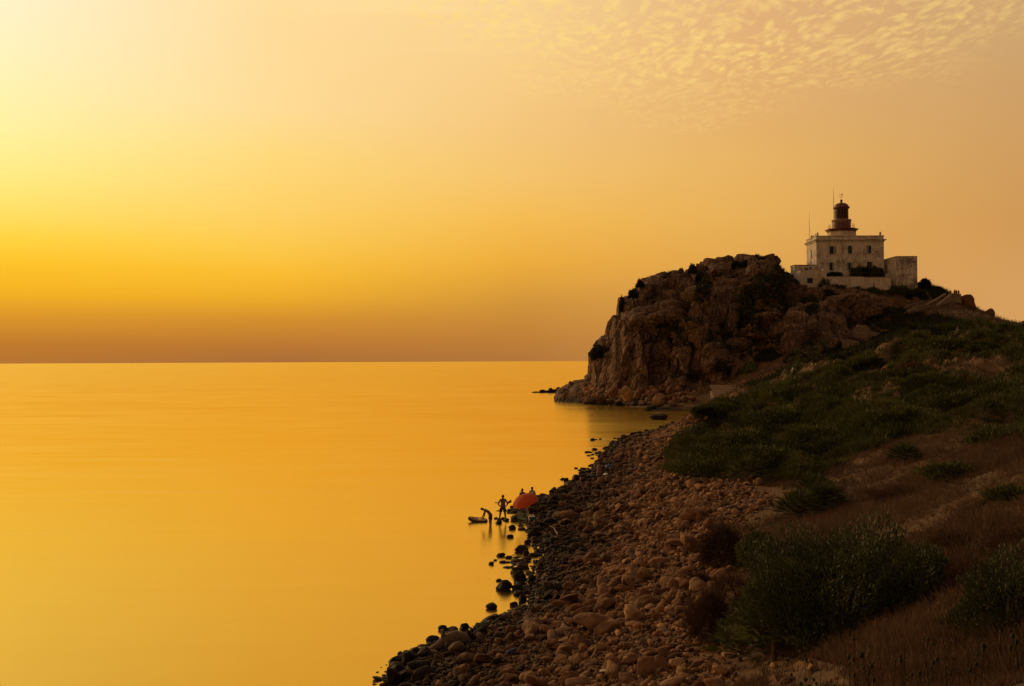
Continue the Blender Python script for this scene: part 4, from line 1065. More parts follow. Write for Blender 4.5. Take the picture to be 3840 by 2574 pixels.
# boulders at the foot of the cliff
def c2(x, y): return 533.3 + x * .1140, 253.3 + y * .1140
BO = [(820, 1275, 120, 120, 'pale', 'tall pale blocky boulder at the left foot of the cliff'), (1105, 1340, 130, 115, 'pale', 'largest pale cube-like boulder at the cliff foot by the cove'), (1010, 1300, 70, 42, 'tan', 'tan wedge-shaped boulder left of the largest cube-like one'), (700, 1245, 90, 80, 'reddish', 'reddish boulder at the foot of the leftmost cliff wall'),
 (940, 1240, 90, 60, 'brown', 'brown boulder above the tan wedge'), (1130, 1215, 70, 50, 'brown', 'brown boulder behind the largest cube-like one'), (1195, 1220, 40, 60, 'reddish', 'narrow upright reddish boulder at the cliff foot'), (1270, 1200, 40, 40, 'tan', 'small pointed tan boulder at the edge of the talus'),
 (1235, 1345, 80, 45, 'pale', 'pale flattish boulder right of the largest cube-like one'), (1475, 1340, 90, 55, 'reddish', 'reddish boulder near the shed on the cove shore'), (1330, 1300, 80, 45, 'brown', 'brown boulder in mid cove shore below the talus'), (1300, 1250, 90, 40, 'brown', 'low brown boulder at the end of the talus'),
 (600, 1310, 90, 60, 'dark', 'dark boulder at the waterline under the left cliff wall'), (500, 1320, 110, 50, 'dark', 'dark low boulder at the water beside the headland toe'), (680, 1320, 80, 45, 'dark', 'dark wet boulder left of the cove shore'), (1400, 1290, 60, 35, 'reddish', 'small reddish boulder between two larger ones on the cove shore'), (1190, 1290, 60, 40, 'brown', 'brown boulder touching the right of the cube-like one'), (1540, 1330, 60, 40, 'reddish', 'reddish boulder just left of the shed')]
for k, (x, y, w_, h_, cw, lb) in enumerate(BO):
    u_, v_ = c2(x, y); Yb_ = 243 if x < 700 else 234
    p = pix(u_, v_, Yb_); px = FPX / Yb_; W_, H_ = w_ * .114 / px, h_ * .114 / px
    put_stone(p[0], p[1], p[2] + H_ * .42, (W_ * .56, W_ * .5, H_ * .6), eye3(.3 * (k % 4)), (k * 3) % 9 + (0 if k % 2 else 0), cw, lb, 'boulders at the foot of the cliff')
r_ = np.random.default_rng(5); Vs = []; Fs = []; off = 0
for k in range(1500):
    u_ = r_.uniform(585, 722); t_ = r_.random() ** 1.3
    Y = np.interp(u_, BASEY[:, 0], BASEY[:, 1]) - 4 + t_ * 12; 
    q_ = head_at(u_, Y); z = min(max(q_[2], .1), .4 + 4 * t_); rr = r_.uniform(.25, 1.0) ** 1.5 * 1.25 + .15
    V, F = ST2[k % NS]; s = np.array([rr * r_.uniform(.9, 1.4), rr, rr * r_.uniform(.6, .95)])
    R = rotm(np.array([r_.uniform(0, 6)]), np.array([r_.normal(0, .3)]), np.array([r_.normal(0, .3)]))[0]
    Vs.append((V * s) @ R.T + np.array([(u_ - CU) / FPX * Y, Y, z + rr * .2])); Fs.append(F + off); off += len(V)
o = link('cliff_rubble', mesh('cliff_rubble', np.concatenate(Vs), np.concatenate(Fs), M['stones'], True)); tag(o, 'loose broken rubble along the foot of the cliff', 'rubble', kind='stuff')
# rock knobs on the skyline right of the stairs
def knob(u0, u1, v0, v1, Y, k, label, col='brown'):
    a, b = pix((u0 + u1) / 2, (v0 + v1) / 2, Y), FPX / Y; W_, H_ = (u1 - u0) / b, (v1 - v0) / b
    put_stone(a[0], a[1], a[2], (W_ * .6, W_ * .55, H_ * .62), eye3(0), k, col, label, 'rock outcrops on the ridge', 'rock_outcrop')
knob(960, 975, 294, 314, 282, 6, 'tall blocky rock outcrop on the ridge at the stair top'); knob(984.5, 994.5, 309.5, 321, 272, 8, 'smaller squarish rock outcrop further down the ridge'); knob(1020, 1034, 321, 336, 222, 4, 'rock post at the right edge of the ridge')
knob(845, 852, 289.5, 297, 274, 4, 'domed brown rock against the terrace wall', 'brown')
for k, (u_, v_, w_, h_) in enumerate([(876, 374, 9, 4), (884, 372, 6, 3), (881, 367, 4, 6), (887, 370, 5, 3)]):
    g_ = ground_pick(u_, v_, 60); px = FPX / g_[1]
    put_stone(g_[0], g_[1], g_[2] + h_ / px * .3, (w_ / px * .55, w_ / px * .5, h_ / px * .7), eye3(0), k, ['reddish', 'brown', 'tan', 'brown'][k], ['low reddish rock slab in the bare patch on the green hill', 'brown rock right of the reddish slab in the bare patch', 'narrow upright tan rock behind the bare patch', 'small brown rock at the right of the bare patch'][k], 'rocks in the bare patch on the hill')
for k, (u_, v_, w_, h_, cw, lb) in enumerate([(813, 672, 13, 11, 'tan', 'tan upright stone alone on the bare ground by the shrub'), (786, 684, 14, 7, 'reddish', 'flat reddish stone on the bare ground left of the upright one'), (741, 657, 8, 5, 'pale', 'pale small stone at the path below the palms')]):
    g_ = ground_pick(u_, v_); px = FPX / g_[1]
    put_stone(g_[0], g_[1], g_[2] + h_ / px * .3, (w_ / px * .5, w_ / px * .45, h_ / px * .6), eye3(.2), k * 3, cw, lb, 'stones on the bare ground')
# ------------------------------------------------------------------ plants
def unit(a): return a / (np.linalg.norm(a, axis=-1, keepdims=True) + 1e-9)
def blades(P0, D, L, Wd, droop=0.25, seg=2, up=None):
    """tapered ribbon leaves: P0 roots, D directions, L lengths, Wd widths"""
    n = len(P0); D = unit(D); L = L[:, None]; Wd = Wd[:, None]
    r = unit(np.cross(D, RNG.normal(size=(n, 3)))) * Wd * .5
    g_ = np.array([0, 0, -1.0]) * droop
    mid = P0 + D * L * .55 + g_ * L * .12; tip = P0 + D * L + g_ * L * .6
    if seg == 2:
        V = np.stack([P0 - r * .6, P0 + r * .6, mid + r, mid - r, tip + r * .12, tip - r * .12], 1).reshape(-1, 3)
        b = np.arange(n)[:, None] * 6
        F = np.concatenate([b + np.array([[0, 1, 2, 3]]), b + np.array([[3, 2, 4, 5]])])
    else:
        V = np.stack([P0 - r * .7, P0 + r * .7, tip + r * .25, tip - r * .25], 1).reshape(-1, 3)
        F = np.arange(n)[:, None] * 4 + np.array([[0, 1, 2, 3]])
    return V, F
def leaves(P0, D, L, Wd):
    """lens-shaped leaves"""
    n = len(P0); D = unit(D); r = unit(np.cross(D, RNG.normal(size=(n, 3)))) * Wd[:, None] * .5
    V = np.stack([P0, P0 + D * L[:, None] * .45 + r, P0 + D * L[:, None], P0 + D * L[:, None] * .45 - r], 1).reshape(-1, 3)
    return V, np.arange(n)[:, None] * 4 + np.array([[0, 1, 2, 3]])
def tufts(X, Y, Z, nb, Lm, Wm, spread, mat_name, name, seg=1, droop=.3):
    n = len(X); P0 = np.repeat(np.stack([X, Y, Z], -1), nb, 0); m_ = n * nb
    sc = np.repeat(Lm, nb) if np.ndim(Lm) else np.full(m_, Lm)
    wd = np.repeat(Wm, nb) if np.ndim(Wm) else np.full(m_, Wm)
    a = RNG.uniform(0, 6.283, m_); t = RNG.random(m_) ** .7 * spread
    D = np.stack([np.cos(a) * t, np.sin(a) * t, np.ones(m_)], -1)
    P0 = P0 + np.stack([np.cos(a), np.sin(a), 0 * a], -1) * (sc * .28 * RNG.random(m_))[:, None]
    return blades(P0, D, sc * RNG.uniform(.55, 1.1, m_), wd, droop, seg)
def spread_uv(N, u0, u1, y0, y1):
    Y = np.exp(RNG.uniform(math.log(y0), math.log(y1), N)); u = RNG.uniform(u0, u1, N); X = (u - CU) / FPX * Y
    Z = hz(X, Y); uu, vv = proj(X, Y, Z); return X, Y, Z, uu, vv
DIRT = [[(715, 480), (800, 492), (775, 520), (748, 530), (712, 520)], [(742, 552), (800, 556), (790, 578), (740, 590), (712, 596), (700, 585)], [(690, 652), (770, 655), (850, 668), (850, 690), (690, 690)], [(868, 362), (890, 362), (890, 378), (868, 378)]]
def beachside(u, v): return u < np.interp(v, BEACH_R[:, 0], BEACH_R[:, 1]) - 4
# green maquis carpet
X, Y, Z, u, v = spread_uv(190000, 640, 1110, 46, 225)
gm = greenmask(X, Y, u, v)
ok = (RNG.random(len(X)) < gm) & ~beachside(u, v) & (Z > .3)
for p_ in DIRT: ok &= ~inpoly(u, v, p_)
X, Y, Z = X[ok], Y[ok], Z[ok]
Lm = np.clip(.30 + Y * .0042, .35, 1.1) * (0.75 + .5 * RNG.random(len(X)))
cl = fbm(np.stack([X * .28, Y * .18, X * 0], -1), 301, 3) * 1.3
Lm = Lm * (1 + .9 * np.clip(cl, -.5, .8))
V, F = tufts(X, Y, Z - .05, 9, Lm, Lm * .13, 1.0, '', '', 1, .25)
o = link('green_scrub', mesh('green_scrub', V, F, M['lf_green'])); tag(o, 'dense low green scrub carpeting the hill in mounds', 'scrub', kind='stuff')
# dry grass everywhere else on the hillside
def drygrass(N, y0, y1, nb, L0, W0, name, label):
    X, Y, Z, u, v = spread_uv(N, 560, 1250, y0, y1)
    gm = greenmask(X, Y, u, v)
    ok = (RNG.random(len(X)) > gm * .75) & ~beachside(u, v) & (Z > .6)
    jx = fbm(np.stack([X * .5, Y * .4, X * 0], -1), 91, 3) * 22
    for p_ in DIRT: ok &= ~(inpoly(u + jx, v + jx * .4, p_) & (RNG.random(len(X)) < .9))
    th = fbm(np.stack([X * .22, Y * .2, X * 0], -1), 401, 3) + .5 * fbm(np.stack([X * .9, Y * .8, X * 0], -1), 411, 2); ok &= (RNG.random(len(X)) < np.clip((th + .75) * 2.2, .7, 1))
    if y1 > 190: ok &= ~((u > 785) & (u < 925) & (v < 296))
    X, Y, Z, th = X[ok], Y[ok], Z[ok], th[ok]
    Lm = (L0 + Y * .0032) * (.5 + .8 * RNG.random(len(X)) ** 1.5) * (1 + .9 * np.clip(th, -.6, .8))
    Wm = W0 + Y * .00028
    V, F = tufts(X, Y, Z - .02, nb, Lm, Wm, .75, '', '', 2 if y1 < 40 else 1, .3)
    o = link(name, mesh(name, V, F, M['grass_dry'])); tag(o, label, 'grass', kind='stuff')
drygrass(34000, 9.5, 34, 12, .24, .0075, 'dry_grass', 'thin dry reddish brown grass on the near slope')
drygrass(60000, 33, 110, 8, .26, .007, 'dry_grass', 'dry brown grass on the middle of the slope')
drygrass(50000, 105, 300, 6, .2, .006, 'dry_grass', 'sparse dry grass on the far ridge below the lighthouse')

def blobpts(n, R, lump, seed, shell=.55):
    """points through a lumpy crown; returns pts and outward direction"""
    d = unit(RNG.normal(size=(n, 3))); d[:, 2] = np.abs(d[:, 2]) * 1.0 - .12
    q = 1 + lump * fbm(d * 2.1 + seed * 7.7, seed, 3) * 1.6
    r = (shell + (1 - shell) * RNG.random(n) ** .6) * q
    return d * r[:, None] * np.array(R), d
def bush(name, base, R, n, mat, L, Wd, label, cat='shrub', group=None, style='leaf', seed=1, upb=.6, lump=.35, stems=5):
    root = empty(name, base)
    P_, d = blobpts(n, R, lump, seed)
    P_ = P_ + np.array([0, 0, R[2] * .12])
    D = d * .9 + np.array([0, 0, upb]) + RNG.normal(size=(n, 3)) * .45
    Ls = L * RNG.uniform(.6, 1.3, n)
    if style == 'leaf': V, F = leaves(P_, D, Ls, np.full(n, Wd))
    else: V, F = blades(P_ * .9, D, Ls, np.full(n, Wd), .3, 1)
    link('foliage', mesh('foliage', V, F, mat), root)
    sm = MB()
    for k in range(stems):
        a = k * 2.4; e_ = np.array([math.cos(a) * R[0] * .5, math.sin(a) * R[1] * .5, R[2] * .7])
        sm.tube([(0, 0, -.15), tuple(e_ * .45 + np.array([0, 0, R[2] * .1])), tuple(e_)], [R[2] * .05, R[2] * .035, R[2] * .012], 5)
    sm.obj('stem', M['wood'], root)
    return tag(root, label, cat, group)
def fans(base, nf, stem, R, mat, label, name='dwarf_palm', group='dwarf palms on the slope', rot=0):
    root = empty(name, base); VV = []; FF = []; off = 0
    st_ = MB(); st_.tube([(0, 0, -.2), (0, 0, stem * .35), (.03, 0, stem * .5)], [.07, .065, .05], 7)
    for k in range(nf):
        a = k * 2.39996 + rot; e_ = math.asin(1 - 1.05 * (k + .5) / nf * .95) if k else 1.4
        d = np.array([math.cos(a) * math.cos(e_), math.sin(a) * math.cos(e_), math.sin(e_)])
        c0 = np.array([0, 0, stem * .5]); c1 = c0 + d * R * .55
        st_.tube([tuple(c0), tuple(c1)], [.012, .008], 3)
        nb = 22; sd_ = unit(np.cross(d, [0, 0, 1.0]) + 1e-4); ang = np.linspace(-1.35, 1.35, nb) + RNG.normal(0, .04, nb)
        nrm = unit(np.cross(sd_, d))
        D = d * np.cos(ang)[:, None] + sd_ * np.sin(ang)[:, None] + nrm * (.18 * RNG.random()) 
        V, F = blades(np.repeat(c1[None], nb, 0), D, R * .52 * (1 - .22 * np.abs(ang) / 1.35) * RNG.uniform(.85, 1.1, nb), np.full(nb, R * .022), .25, 2)
        VV.append(V); FF.append(F + off); off += len(V)
    link('crown', mesh('crown', np.concatenate(VV), np.concatenate(FF), mat), root)
    st_.obj('trunk', M['wood'], root)
    return tag(root, label, 'palm', group)
def gp(u, v, y0=12): return ground_pick(u, v, y0)
def bpx(u, v, wpx, hpx, n, mat, Lp, Wp, label, y0=12, depth=1.0, **k):
    b = gp(u, v, y0); px = FPX / b[1]; R = (wpx / 2 / px, wpx / 2 / px * depth, hpx / px)
    return bush('shrub', b, R, n, mat, Lp / px, Wp / px, label, **k)
GS = 'shrubs on the near slope'
bpx(842, 634, 190, 92, 40000, M['lf_olive'], 5.0, 1.4, 'largest dark green shrub with narrow upright leaves in the foreground', seed=3, lump=.55, upb=.8, depth=.8, group=GS)
bpx(800, 640, 90, 46, 9000, M['lf_olive'], 6, 1.6, 'lower left lobe of narrow-leaved shrub behind the tree-like palm', seed=9, lump=.3, upb=.8, depth=.8, group=GS)
bpx(918, 602, 96, 56, 9000, M['lf_olive'], 5.5, 1.5, 'shaded dark green shrub behind the right end of the largest one', seed=4, lump=.3, group=GS)
bpx(1008, 628, 96, 62, 12000, M['lf_olive'], 4.5, 1.3, 'narrow-leaved shrub cut by the right edge of the picture', seed=5, lump=.7, upb=.9, group=GS)
bpx(972, 590, 60, 36, 4000, M['lf_dry'], 6, .8, 'brown leafless shrub between the two big green ones', seed=6, style='twig', group=GS)
bpx(722, 566, 48, 46, 5200, M['lf_dry'], 8, .7, 'dry reddish brown bush at the edge of the stones', seed=7, style='twig', group=GS)
bpx(757, 570, 42, 36, 3600, M['lf_green'], 5, 1.1, 'small dark green bush touching the dry reddish one', seed=8, group=GS)
bpx(712, 634, 48, 44, 4200, M['lf_dry'], 11, .7, 'dry grassy bush by the stones left of the palms', seed=10, style='twig', upb=1.2, group=GS)
bpx(738, 596, 56, 22, 2400, M['lf_dry'], 6, .7, 'low dry brush strip above the palms', seed=11, style='twig', group=GS)
bpx(700, 586, 24, 12, 900, M['lf_dry'], 6, .7, 'tiny dry bush sitting among the stones', seed=13, style='twig', group=GS)
for k, (u_, v_, nf, st, R, lb) in enumerate([(774, 662, 60, 1.5, 1.25, 'tree-like dwarf palm with bright fan leaves in front of the large shrub'), (740, 662, 30, .5, 1.15, 'dark dwarf palm clump left of the tree-like one'), (762, 604, 22, .4, .8, 'small bright-tipped dwarf palm at the upper left edge of the large shrub'),
        (800, 518, 60, .4, 1.25, 'wide dark dwarf palm left of the middle slope clump'), (824, 510, 60, .4, 1.3, 'wide dark dwarf palm right of the middle slope clump'), (816, 496, 46, .3, 1.2, 'dwarf palm behind the middle slope clump'),
        (748, 480, 30, .4, 1.6, 'dwarf palm at the lower left edge of the green scrub'), (905, 462, 50, .3, 1.1, 'dwarf palm between scrub and dry grass')]):
    b = gp(u_, v_); fans(b, nf, st, R, M['lf_palm'] if k in (0, 2) else M['lf_green'], lb, rot=k)
for k, (u_, v_, w_, h_, mt, lb) in enumerate([(905, 384, 40, 22, 'lf_green', 'rounded bright green shrub right of the bare patch'), (866, 366, 32, 12, 'lf_green', 'flat green shrub behind the bare patch'), (1006, 400, 44, 26, 'lf_green', 'broad green shrub high on the right slope'), (955, 410, 46, 22, 'lf_green', 'mounded green shrub on the right slope'), (900, 425, 50, 22, 'lf_green', 'mounded shrub above the dry grass field'),
        (995, 445, 56, 30, 'lf_green', 'dark green shrub above the dry grass at the right'), (948, 478, 50, 26, 'lf_green', 'low green shrub inside the dry grass field'), (1010, 500, 44, 20, 'lf_green', 'low green shrub by the right picture edge'), (890, 500, 44, 20, 'lf_dry', 'reddish dry shrub in the dry grass field'), (960, 545, 60, 24, 'lf_dry', 'wide dry shrub above the big green ones'), (1016, 548, 46, 26, 'lf_dry', 'dry twiggy shrub at the right edge'),
        (702, 472, 60, 22, 'lf_green', 'mound of scrub at the edge of the beach'), (760, 462, 60, 20, 'lf_green', 'green mound of scrub above the bare soil'), (730, 447, 60, 20, 'lf_green', 'green mound in the lower left of the scrub'), (820, 440, 60, 20, 'lf_green', 'green mound in the centre of the scrub'), (780, 420, 60, 18, 'lf_green', 'long green mound just under the crest of the scrub'),
        (708, 414, 22, 8, 'lf_green', 'small scrub clump at the cove end of the green hill'), (984, 352, 30, 14, 'lf_green', 'green shrub below the ridge rocks'), (940, 350, 44, 14, 'lf_green', 'green shrub under the stairs slope'), (915, 372, 30, 12, 'lf_dry', 'dry brown shrub uphill of the bright green one')]):
    sty = 'twig' if mt == 'lf_dry' else 'leaf'
    bpx(u_, v_, w_ * 1.15, h_ * .62, 3000, M[mt], 3.6, 1.1 if sty == 'leaf' else .7, lb, y0=25, seed=20 + k, style=sty, upb=.7, lump=.6, stems=3, depth=1.0, group='shrubs on the upper hill')
# low scrub on the dark slope behind the crest and below the lighthouse
def scrub_zone(poly, N, y0, y1, mat, L, name, label, nb=8):
    us_ = [p[0] for p in poly]
    X, Y, Z, u, v = spread_uv(N, min(us_), max(us_), y0, y1)
    ok = inpoly(u, v, poly)
    ok &= fbm(np.stack([X * .15, Y * .12, X * 0], -1), 55, 3) > -.25
    X, Y, Z = X[ok], Y[ok], Z[ok]; Lm = L * (.5 + .9 * RNG.random(len(X)))
    V, F = tufts(X, Y, Z - .1, nb, Lm, Lm * .16, 1.0, '', '', 1, .2)
    o = link(name, mesh(name, V, F, M[mat])); tag(o, label, 'scrub', kind='stuff')
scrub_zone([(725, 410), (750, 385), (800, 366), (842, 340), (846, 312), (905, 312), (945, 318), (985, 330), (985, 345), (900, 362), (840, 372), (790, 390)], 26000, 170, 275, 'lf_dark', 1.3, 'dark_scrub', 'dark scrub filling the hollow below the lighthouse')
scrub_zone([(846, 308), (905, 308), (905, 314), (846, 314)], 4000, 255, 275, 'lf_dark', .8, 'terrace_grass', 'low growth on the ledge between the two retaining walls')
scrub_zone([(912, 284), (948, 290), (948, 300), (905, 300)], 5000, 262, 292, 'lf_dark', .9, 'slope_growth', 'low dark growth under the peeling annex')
# growth on the cliff
cp_i = []
VP, NP_ = HQ[HVIS], HN[HVIS]
cu, cv = hu[HVIS], hv[HVIS]
GUL = [[(786, 262), (800, 285), (800, 300), (780, 318), (762, 338), (745, 352), (728, 352), (738, 325), (735, 300), (752, 280), (765, 268)], [(705, 282), (712, 284), (708, 300), (698, 305)], [(735, 378), (760, 352), (790, 345), (860, 345), (862, 372), (800, 380), (740, 398)],
       [(710, 330), (725, 320), (735, 335), (722, 350), (704, 352)], [(592, 344), (608, 350), (606, 358), (592, 360)], [(640, 325), (700, 318), (704, 326), (680, 334)], [(800, 300), (812, 296), (826, 310), (810, 316)]]
mk = np.zeros(len(cu))
for p_ in GUL: mk += inpoly(cu, cv, p_)
nz = fbm(VP * .2, 88, 3)
cand = np.nonzero((mk > 0) & (nz > -.22) | ((nz > .38) & (NP_[:, 2] > .45) & (cu > 640)))[0]
sel = RNG.choice(cand, min(len(cand), 24000), replace=True)
Pq = VP[sel] + RNG.normal(0, .2, (len(sel), 3)); n = len(sel)
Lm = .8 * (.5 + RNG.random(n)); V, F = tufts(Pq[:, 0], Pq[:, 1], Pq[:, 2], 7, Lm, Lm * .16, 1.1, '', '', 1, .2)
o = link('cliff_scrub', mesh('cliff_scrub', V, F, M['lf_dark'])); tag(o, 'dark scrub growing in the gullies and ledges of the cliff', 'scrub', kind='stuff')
for k, (u_, v_, w_, h_, mt, lb) in enumerate([(776, 285, 34, 14, 'lf_dark', 'broad dark bush on the cliff top beside the annex'), (692, 273, 7, 8, 'lf_dark', 'small dark bush on a notch of the cliff skyline'), (697, 283, 12, 9, 'lf_dark', 'dark bush hanging just below the skyline notch'), (736, 268, 16, 5, 'lf_dark', 'low bush cap on the cliff skyline'), (745, 267, 6, 5, 'lf_dark', 'ragged bush right of the low cap on the skyline'), (633, 298, 7, 8, 'lf_dark', 'small bush on the left shoulder of the cliff'), (622, 312, 4, 12, 'lf_dark', 'narrow bush clinging to the left edge of the cliff'), (598, 357, 14, 9, 'lf_dark', 'dark bush on the lowest left step of the cliff'),
        (706, 300, 13, 24, 'lf_dark', 'tall dark bush in the vertical cleft of the cliff'), (744, 318, 22, 22, 'lf_green', 'green bush in the middle of the cliff gully'), (728, 338, 20, 18, 'lf_green', 'green bush lower in the cliff gully'), (757, 300, 26, 20, 'lf_dark', 'dark bush in the upper gully'), (640, 288, 6, 6, 'lf_dark', 'tiny bush on the skyline above the left shoulder'),
        (751, 376, 12, 13, 'lf_cactus', 'pale green prickly plant above the shed'), (720, 372, 18, 10, 'lf_dark', 'bush on the talus slope above the shed')]):
    q, nn = head_pick(u_, v_); px = FPX / q[1]
    bush('cliff_bush', q, (w_ / 2 / px, w_ / 2 / px, h_ / px), 700, M[mt], 2.6 / px, 1.1 / px, lb, seed=60 + k, group='bushes growing on the cliff', stems=3, lump=.5)
# bushes round the lighthouse
for k, (cx, cy, y, w_, h_, mt, lb) in enumerate([(537, 1340, -10, 165, 150, 'lf_dark', 'big round dark bush against the annex below the lighthouse'), (308, 1400, -10, 150, 100, 'lf_dark', 'dark bush on the rock below the left corner of the annex'), (1110, 1345, -10.5, 240, 70, 'lf_dark', 'wide low bush at the foot of the terrace wall'), (925, 1335, -10.5, 140, 34, 'lf_dark', 'flat low bush left of the wide one at the terrace wall'), (1730, 1225, -3, 120, 70, 'lf_dark', 'spiky bush on the ridge right of the peeling annex'),
        (915, 1128, -5, 130, 95, 'lf_dark', 'left bush of the hedge on the terrace'), (1010, 1128, -5, 110, 115, 'lf_dark', 'taller middle bush of the terrace hedge'), (1120, 1128, -5, 130, 90, 'lf_green', 'right bush of the terrace hedge'), (1195, 1128, -5, 70, 70, 'lf_dark', 'small end bush of the terrace hedge'), (640, 1116, -5, 150, 28, 'lf_dark', 'low potted greenery behind the terrace wall'), (213, 1290, -6, 34, 100, 'lf_dark', 'narrow dark bush at the left corner of the annex'), (1420, 1330, -14, 260, 90, 'lf_dark', 'long dark bush on the slope under the peeling annex'), (1620, 1360, -20, 220, 70, 'lf_dark', 'dark bush near the head of the stairs')]):
    q = pix(*cpx(cx, cy), 285 + y); px = FPX / q[1]; mt = 'lf_green' if k in (0, 2, 5, 7, 11) else mt
    lb = lb.replace('big round dark', 'big round').replace('long dark', 'long')
    bush('garden_bush', q, (w_ / 2 / 11.76 / px, w_ / 2 / 11.76 / px * .8 if k not in (5, 6, 7, 8, 9) else .9, h_ / 11.76 / px), 1500, M[mt], 2.4 / px, 1.0 / px, lb, seed=80 + k, group='bushes around the lighthouse', stems=3, lump=.6, style='twig' if k == 4 else 'leaf')
# phoenix palm in the hollow: arching pinnate fronds
def phoenix(base, R, nf, label):
    root = empty('palm_tree', base); VV = []; FF = []; off = 0; st_ = MB()
    st_.tube([(0, 0, -.5), (0, 0, R * .25), (0, 0, R * .42)], [.45, .42, .5], 9)
    rc = MB()
    for k in range(nf):
        a = k * 2.39996; e0 = 1.35 - 1.75 * (k / nf); d = np.array([math.cos(a), math.sin(a), 0]); pts = []
        L = R * RNG.uniform(.85, 1.1)
        p = np.array([0, 0, R * .42]); e_ = e0
        for j in range(9):
            pts.append(p.copy()); p = p + (d * math.cos(e_) + np.array([0, 0, math.sin(e_)])) * L / 8; e_ -= .17
        rc.tube([tuple(q) for q in pts], [.05] * 4 + [.03] * 5, 3)
        T = np.linspace(.12, 1, 34) * 8; base_p = np.array([[np.interp(t, range(9), [q[c_] for q in pts]) for c_ in range(3)] for t in T])
        ii = np.clip(T.astype(int), 0, 7); dr_ = unit(np.array([pts[i + 1] - pts[i] for i in ii])); sd_ = np.cross(d, [0, 0, 1.0])
        for s in (-1, 1):
            D = dr_ * .6 + sd_ * s * .8 + np.array([0, 0, .12]); V, F = blades(base_p, D, np.full(34, R * .17) * np.sin(np.linspace(.5, 2.9, 34)) ** .5, np.full(34, R * .016), .35, 1)
            VV.append(V); FF.append(F + off); off += len(V)
    fr_ = link('crown', mesh('crown', np.concatenate(VV), np.concatenate(FF), M['lf_green']), root)
    rc.obj('frond_ribs', M['wood'], fr_); st_.obj('trunk', M['wood'], root)
    return tag(root, label, 'palm', 'feather palms in the hollow')
phoenix(pix(804, 366, 214), 4.3, 46, 'large low feather palm with arching fronds in the dark hollow')
phoenix(pix(822, 348, 222), 2.6, 34, 'smaller feather palm uphill of the large one')
# prickly pears along the crest
def cactus(base, s, label, seed):
    r = random.Random(seed); root = empty('cactus', base); 
    def pad(c_, nrm, upv, a, b):
        m_ = MB(); V, F = ico(2); X_ = np.cross(upv, nrm); X_ /= np.linalg.norm(X_)
        Vw = c_ + V[:, :1] * X_ * a + V[:, 1:2] * nrm * a * .16 + V[:, 2:] * upv * b
        m_.add([tuple(q) for q in Vw], F); m_.obj('pad', M['lf_cactus'], root, smooth=True)
    def grow(p, d, lev, sz):
        az_ = r.uniform(0, 6.28); nrm = np.array([math.cos(az_), math.sin(az_), 0]); nrm = nrm - d * nrm.dot(d); nrm /= np.linalg.norm(nrm)
        pad(p + d * sz, nrm, d, sz * .62, sz)
        if lev < 3:
            for _ in range(2 if lev else 3):
                nd = d + np.array([r.uniform(-.9, .9), r.uniform(-.9, .9), r.uniform(-.1, .5)]); nd /= np.linalg.norm(nd); grow(p + d * sz * 1.75, nd, lev + 1, sz * .86)
    for a in range(2): grow(np.array([r.uniform(-.3, .3) * s, r.uniform(-.2, .2) * s, -.1]), np.array([r.uniform(-.3, .3), 0, 1.0]) / 1.05, 1, .34 * s)
    return tag(root, label, 'cactus', 'prickly pears along the crest')
for k, (u_, v_, s, lb) in enumerate([(777, 389, 1.7, 'lowest left prickly pear of the row on the crest'), (783, 385, 1.5, 'second prickly pear from the left on the crest'), (790, 382, 2.0, 'bushy prickly pear in the middle of the crest row'), (797, 379, 1.6, 'prickly pear just right of the middle of the crest row'), (804, 375.5, 2.1, 'tall prickly pear near the top of the crest row'), (810, 372, 1.8, 'uppermost prickly pear of the crest row')]):
    b = pix(u_, v_, 140); b[2] = hz(np.array([b[0]]), np.array([b[1]]))[0]; cactus(b, s, lb, k)

# tall dead stalks with dark seed heads in the near grass
X, Y, Z, u, v = spread_uv(900, 780, 1120, 11, 30)
ok = (fbm(np.stack([X * .4, Y * .4, X * 0], -1), 71, 2) > -.1) & ~beachside(u, v) & (u > 860 - (v - 640) * 1.5) & (Z > 2)
X, Y, Z = X[ok][:110], Y[ok][:110], Z[ok][:110]; mm_ = MB()
for x, y, z in zip(X, Y, Z):
    h_ = RNG.uniform(.35, .9); dx, dy = RNG.normal(0, .12, 2) * h_; t_ = (x + dx, y + dy, z + h_)
    mm_.tube([(x, y, z - .05), (x + dx * .4, y + dy * .4, z + h_ * .55), t_], [.006, .005, .003], 3)
    for q_ in range(RNG.integers(1, 4)):
        r_h = RNG.uniform(.008, .034); a_ = RNG.uniform(0, 6.28); c_ = (t_[0] + math.cos(a_) * .07 * q_, t_[1] + math.sin(a_) * .07 * q_, t_[2] - .07 * q_)
        if q_: mm_.tube([(t_[0] - dx * .2, t_[1] - dy * .2, t_[2] - h_ * .25), c_], [.003, .003], 3)
        mm_.lathe(c_[0], c_[1], [(r_h * .3, c_[2] - r_h), (r_h, c_[2]), (r_h * .8, c_[2] + r_h), (r_h * .1, c_[2] + r_h * 1.3)], 5)
tag(mm_.obj('dead_stalks', M['lf_dark']), 'dead flower stalks with dark seed heads standing in the near dry grass', 'stalks', kind='stuff')
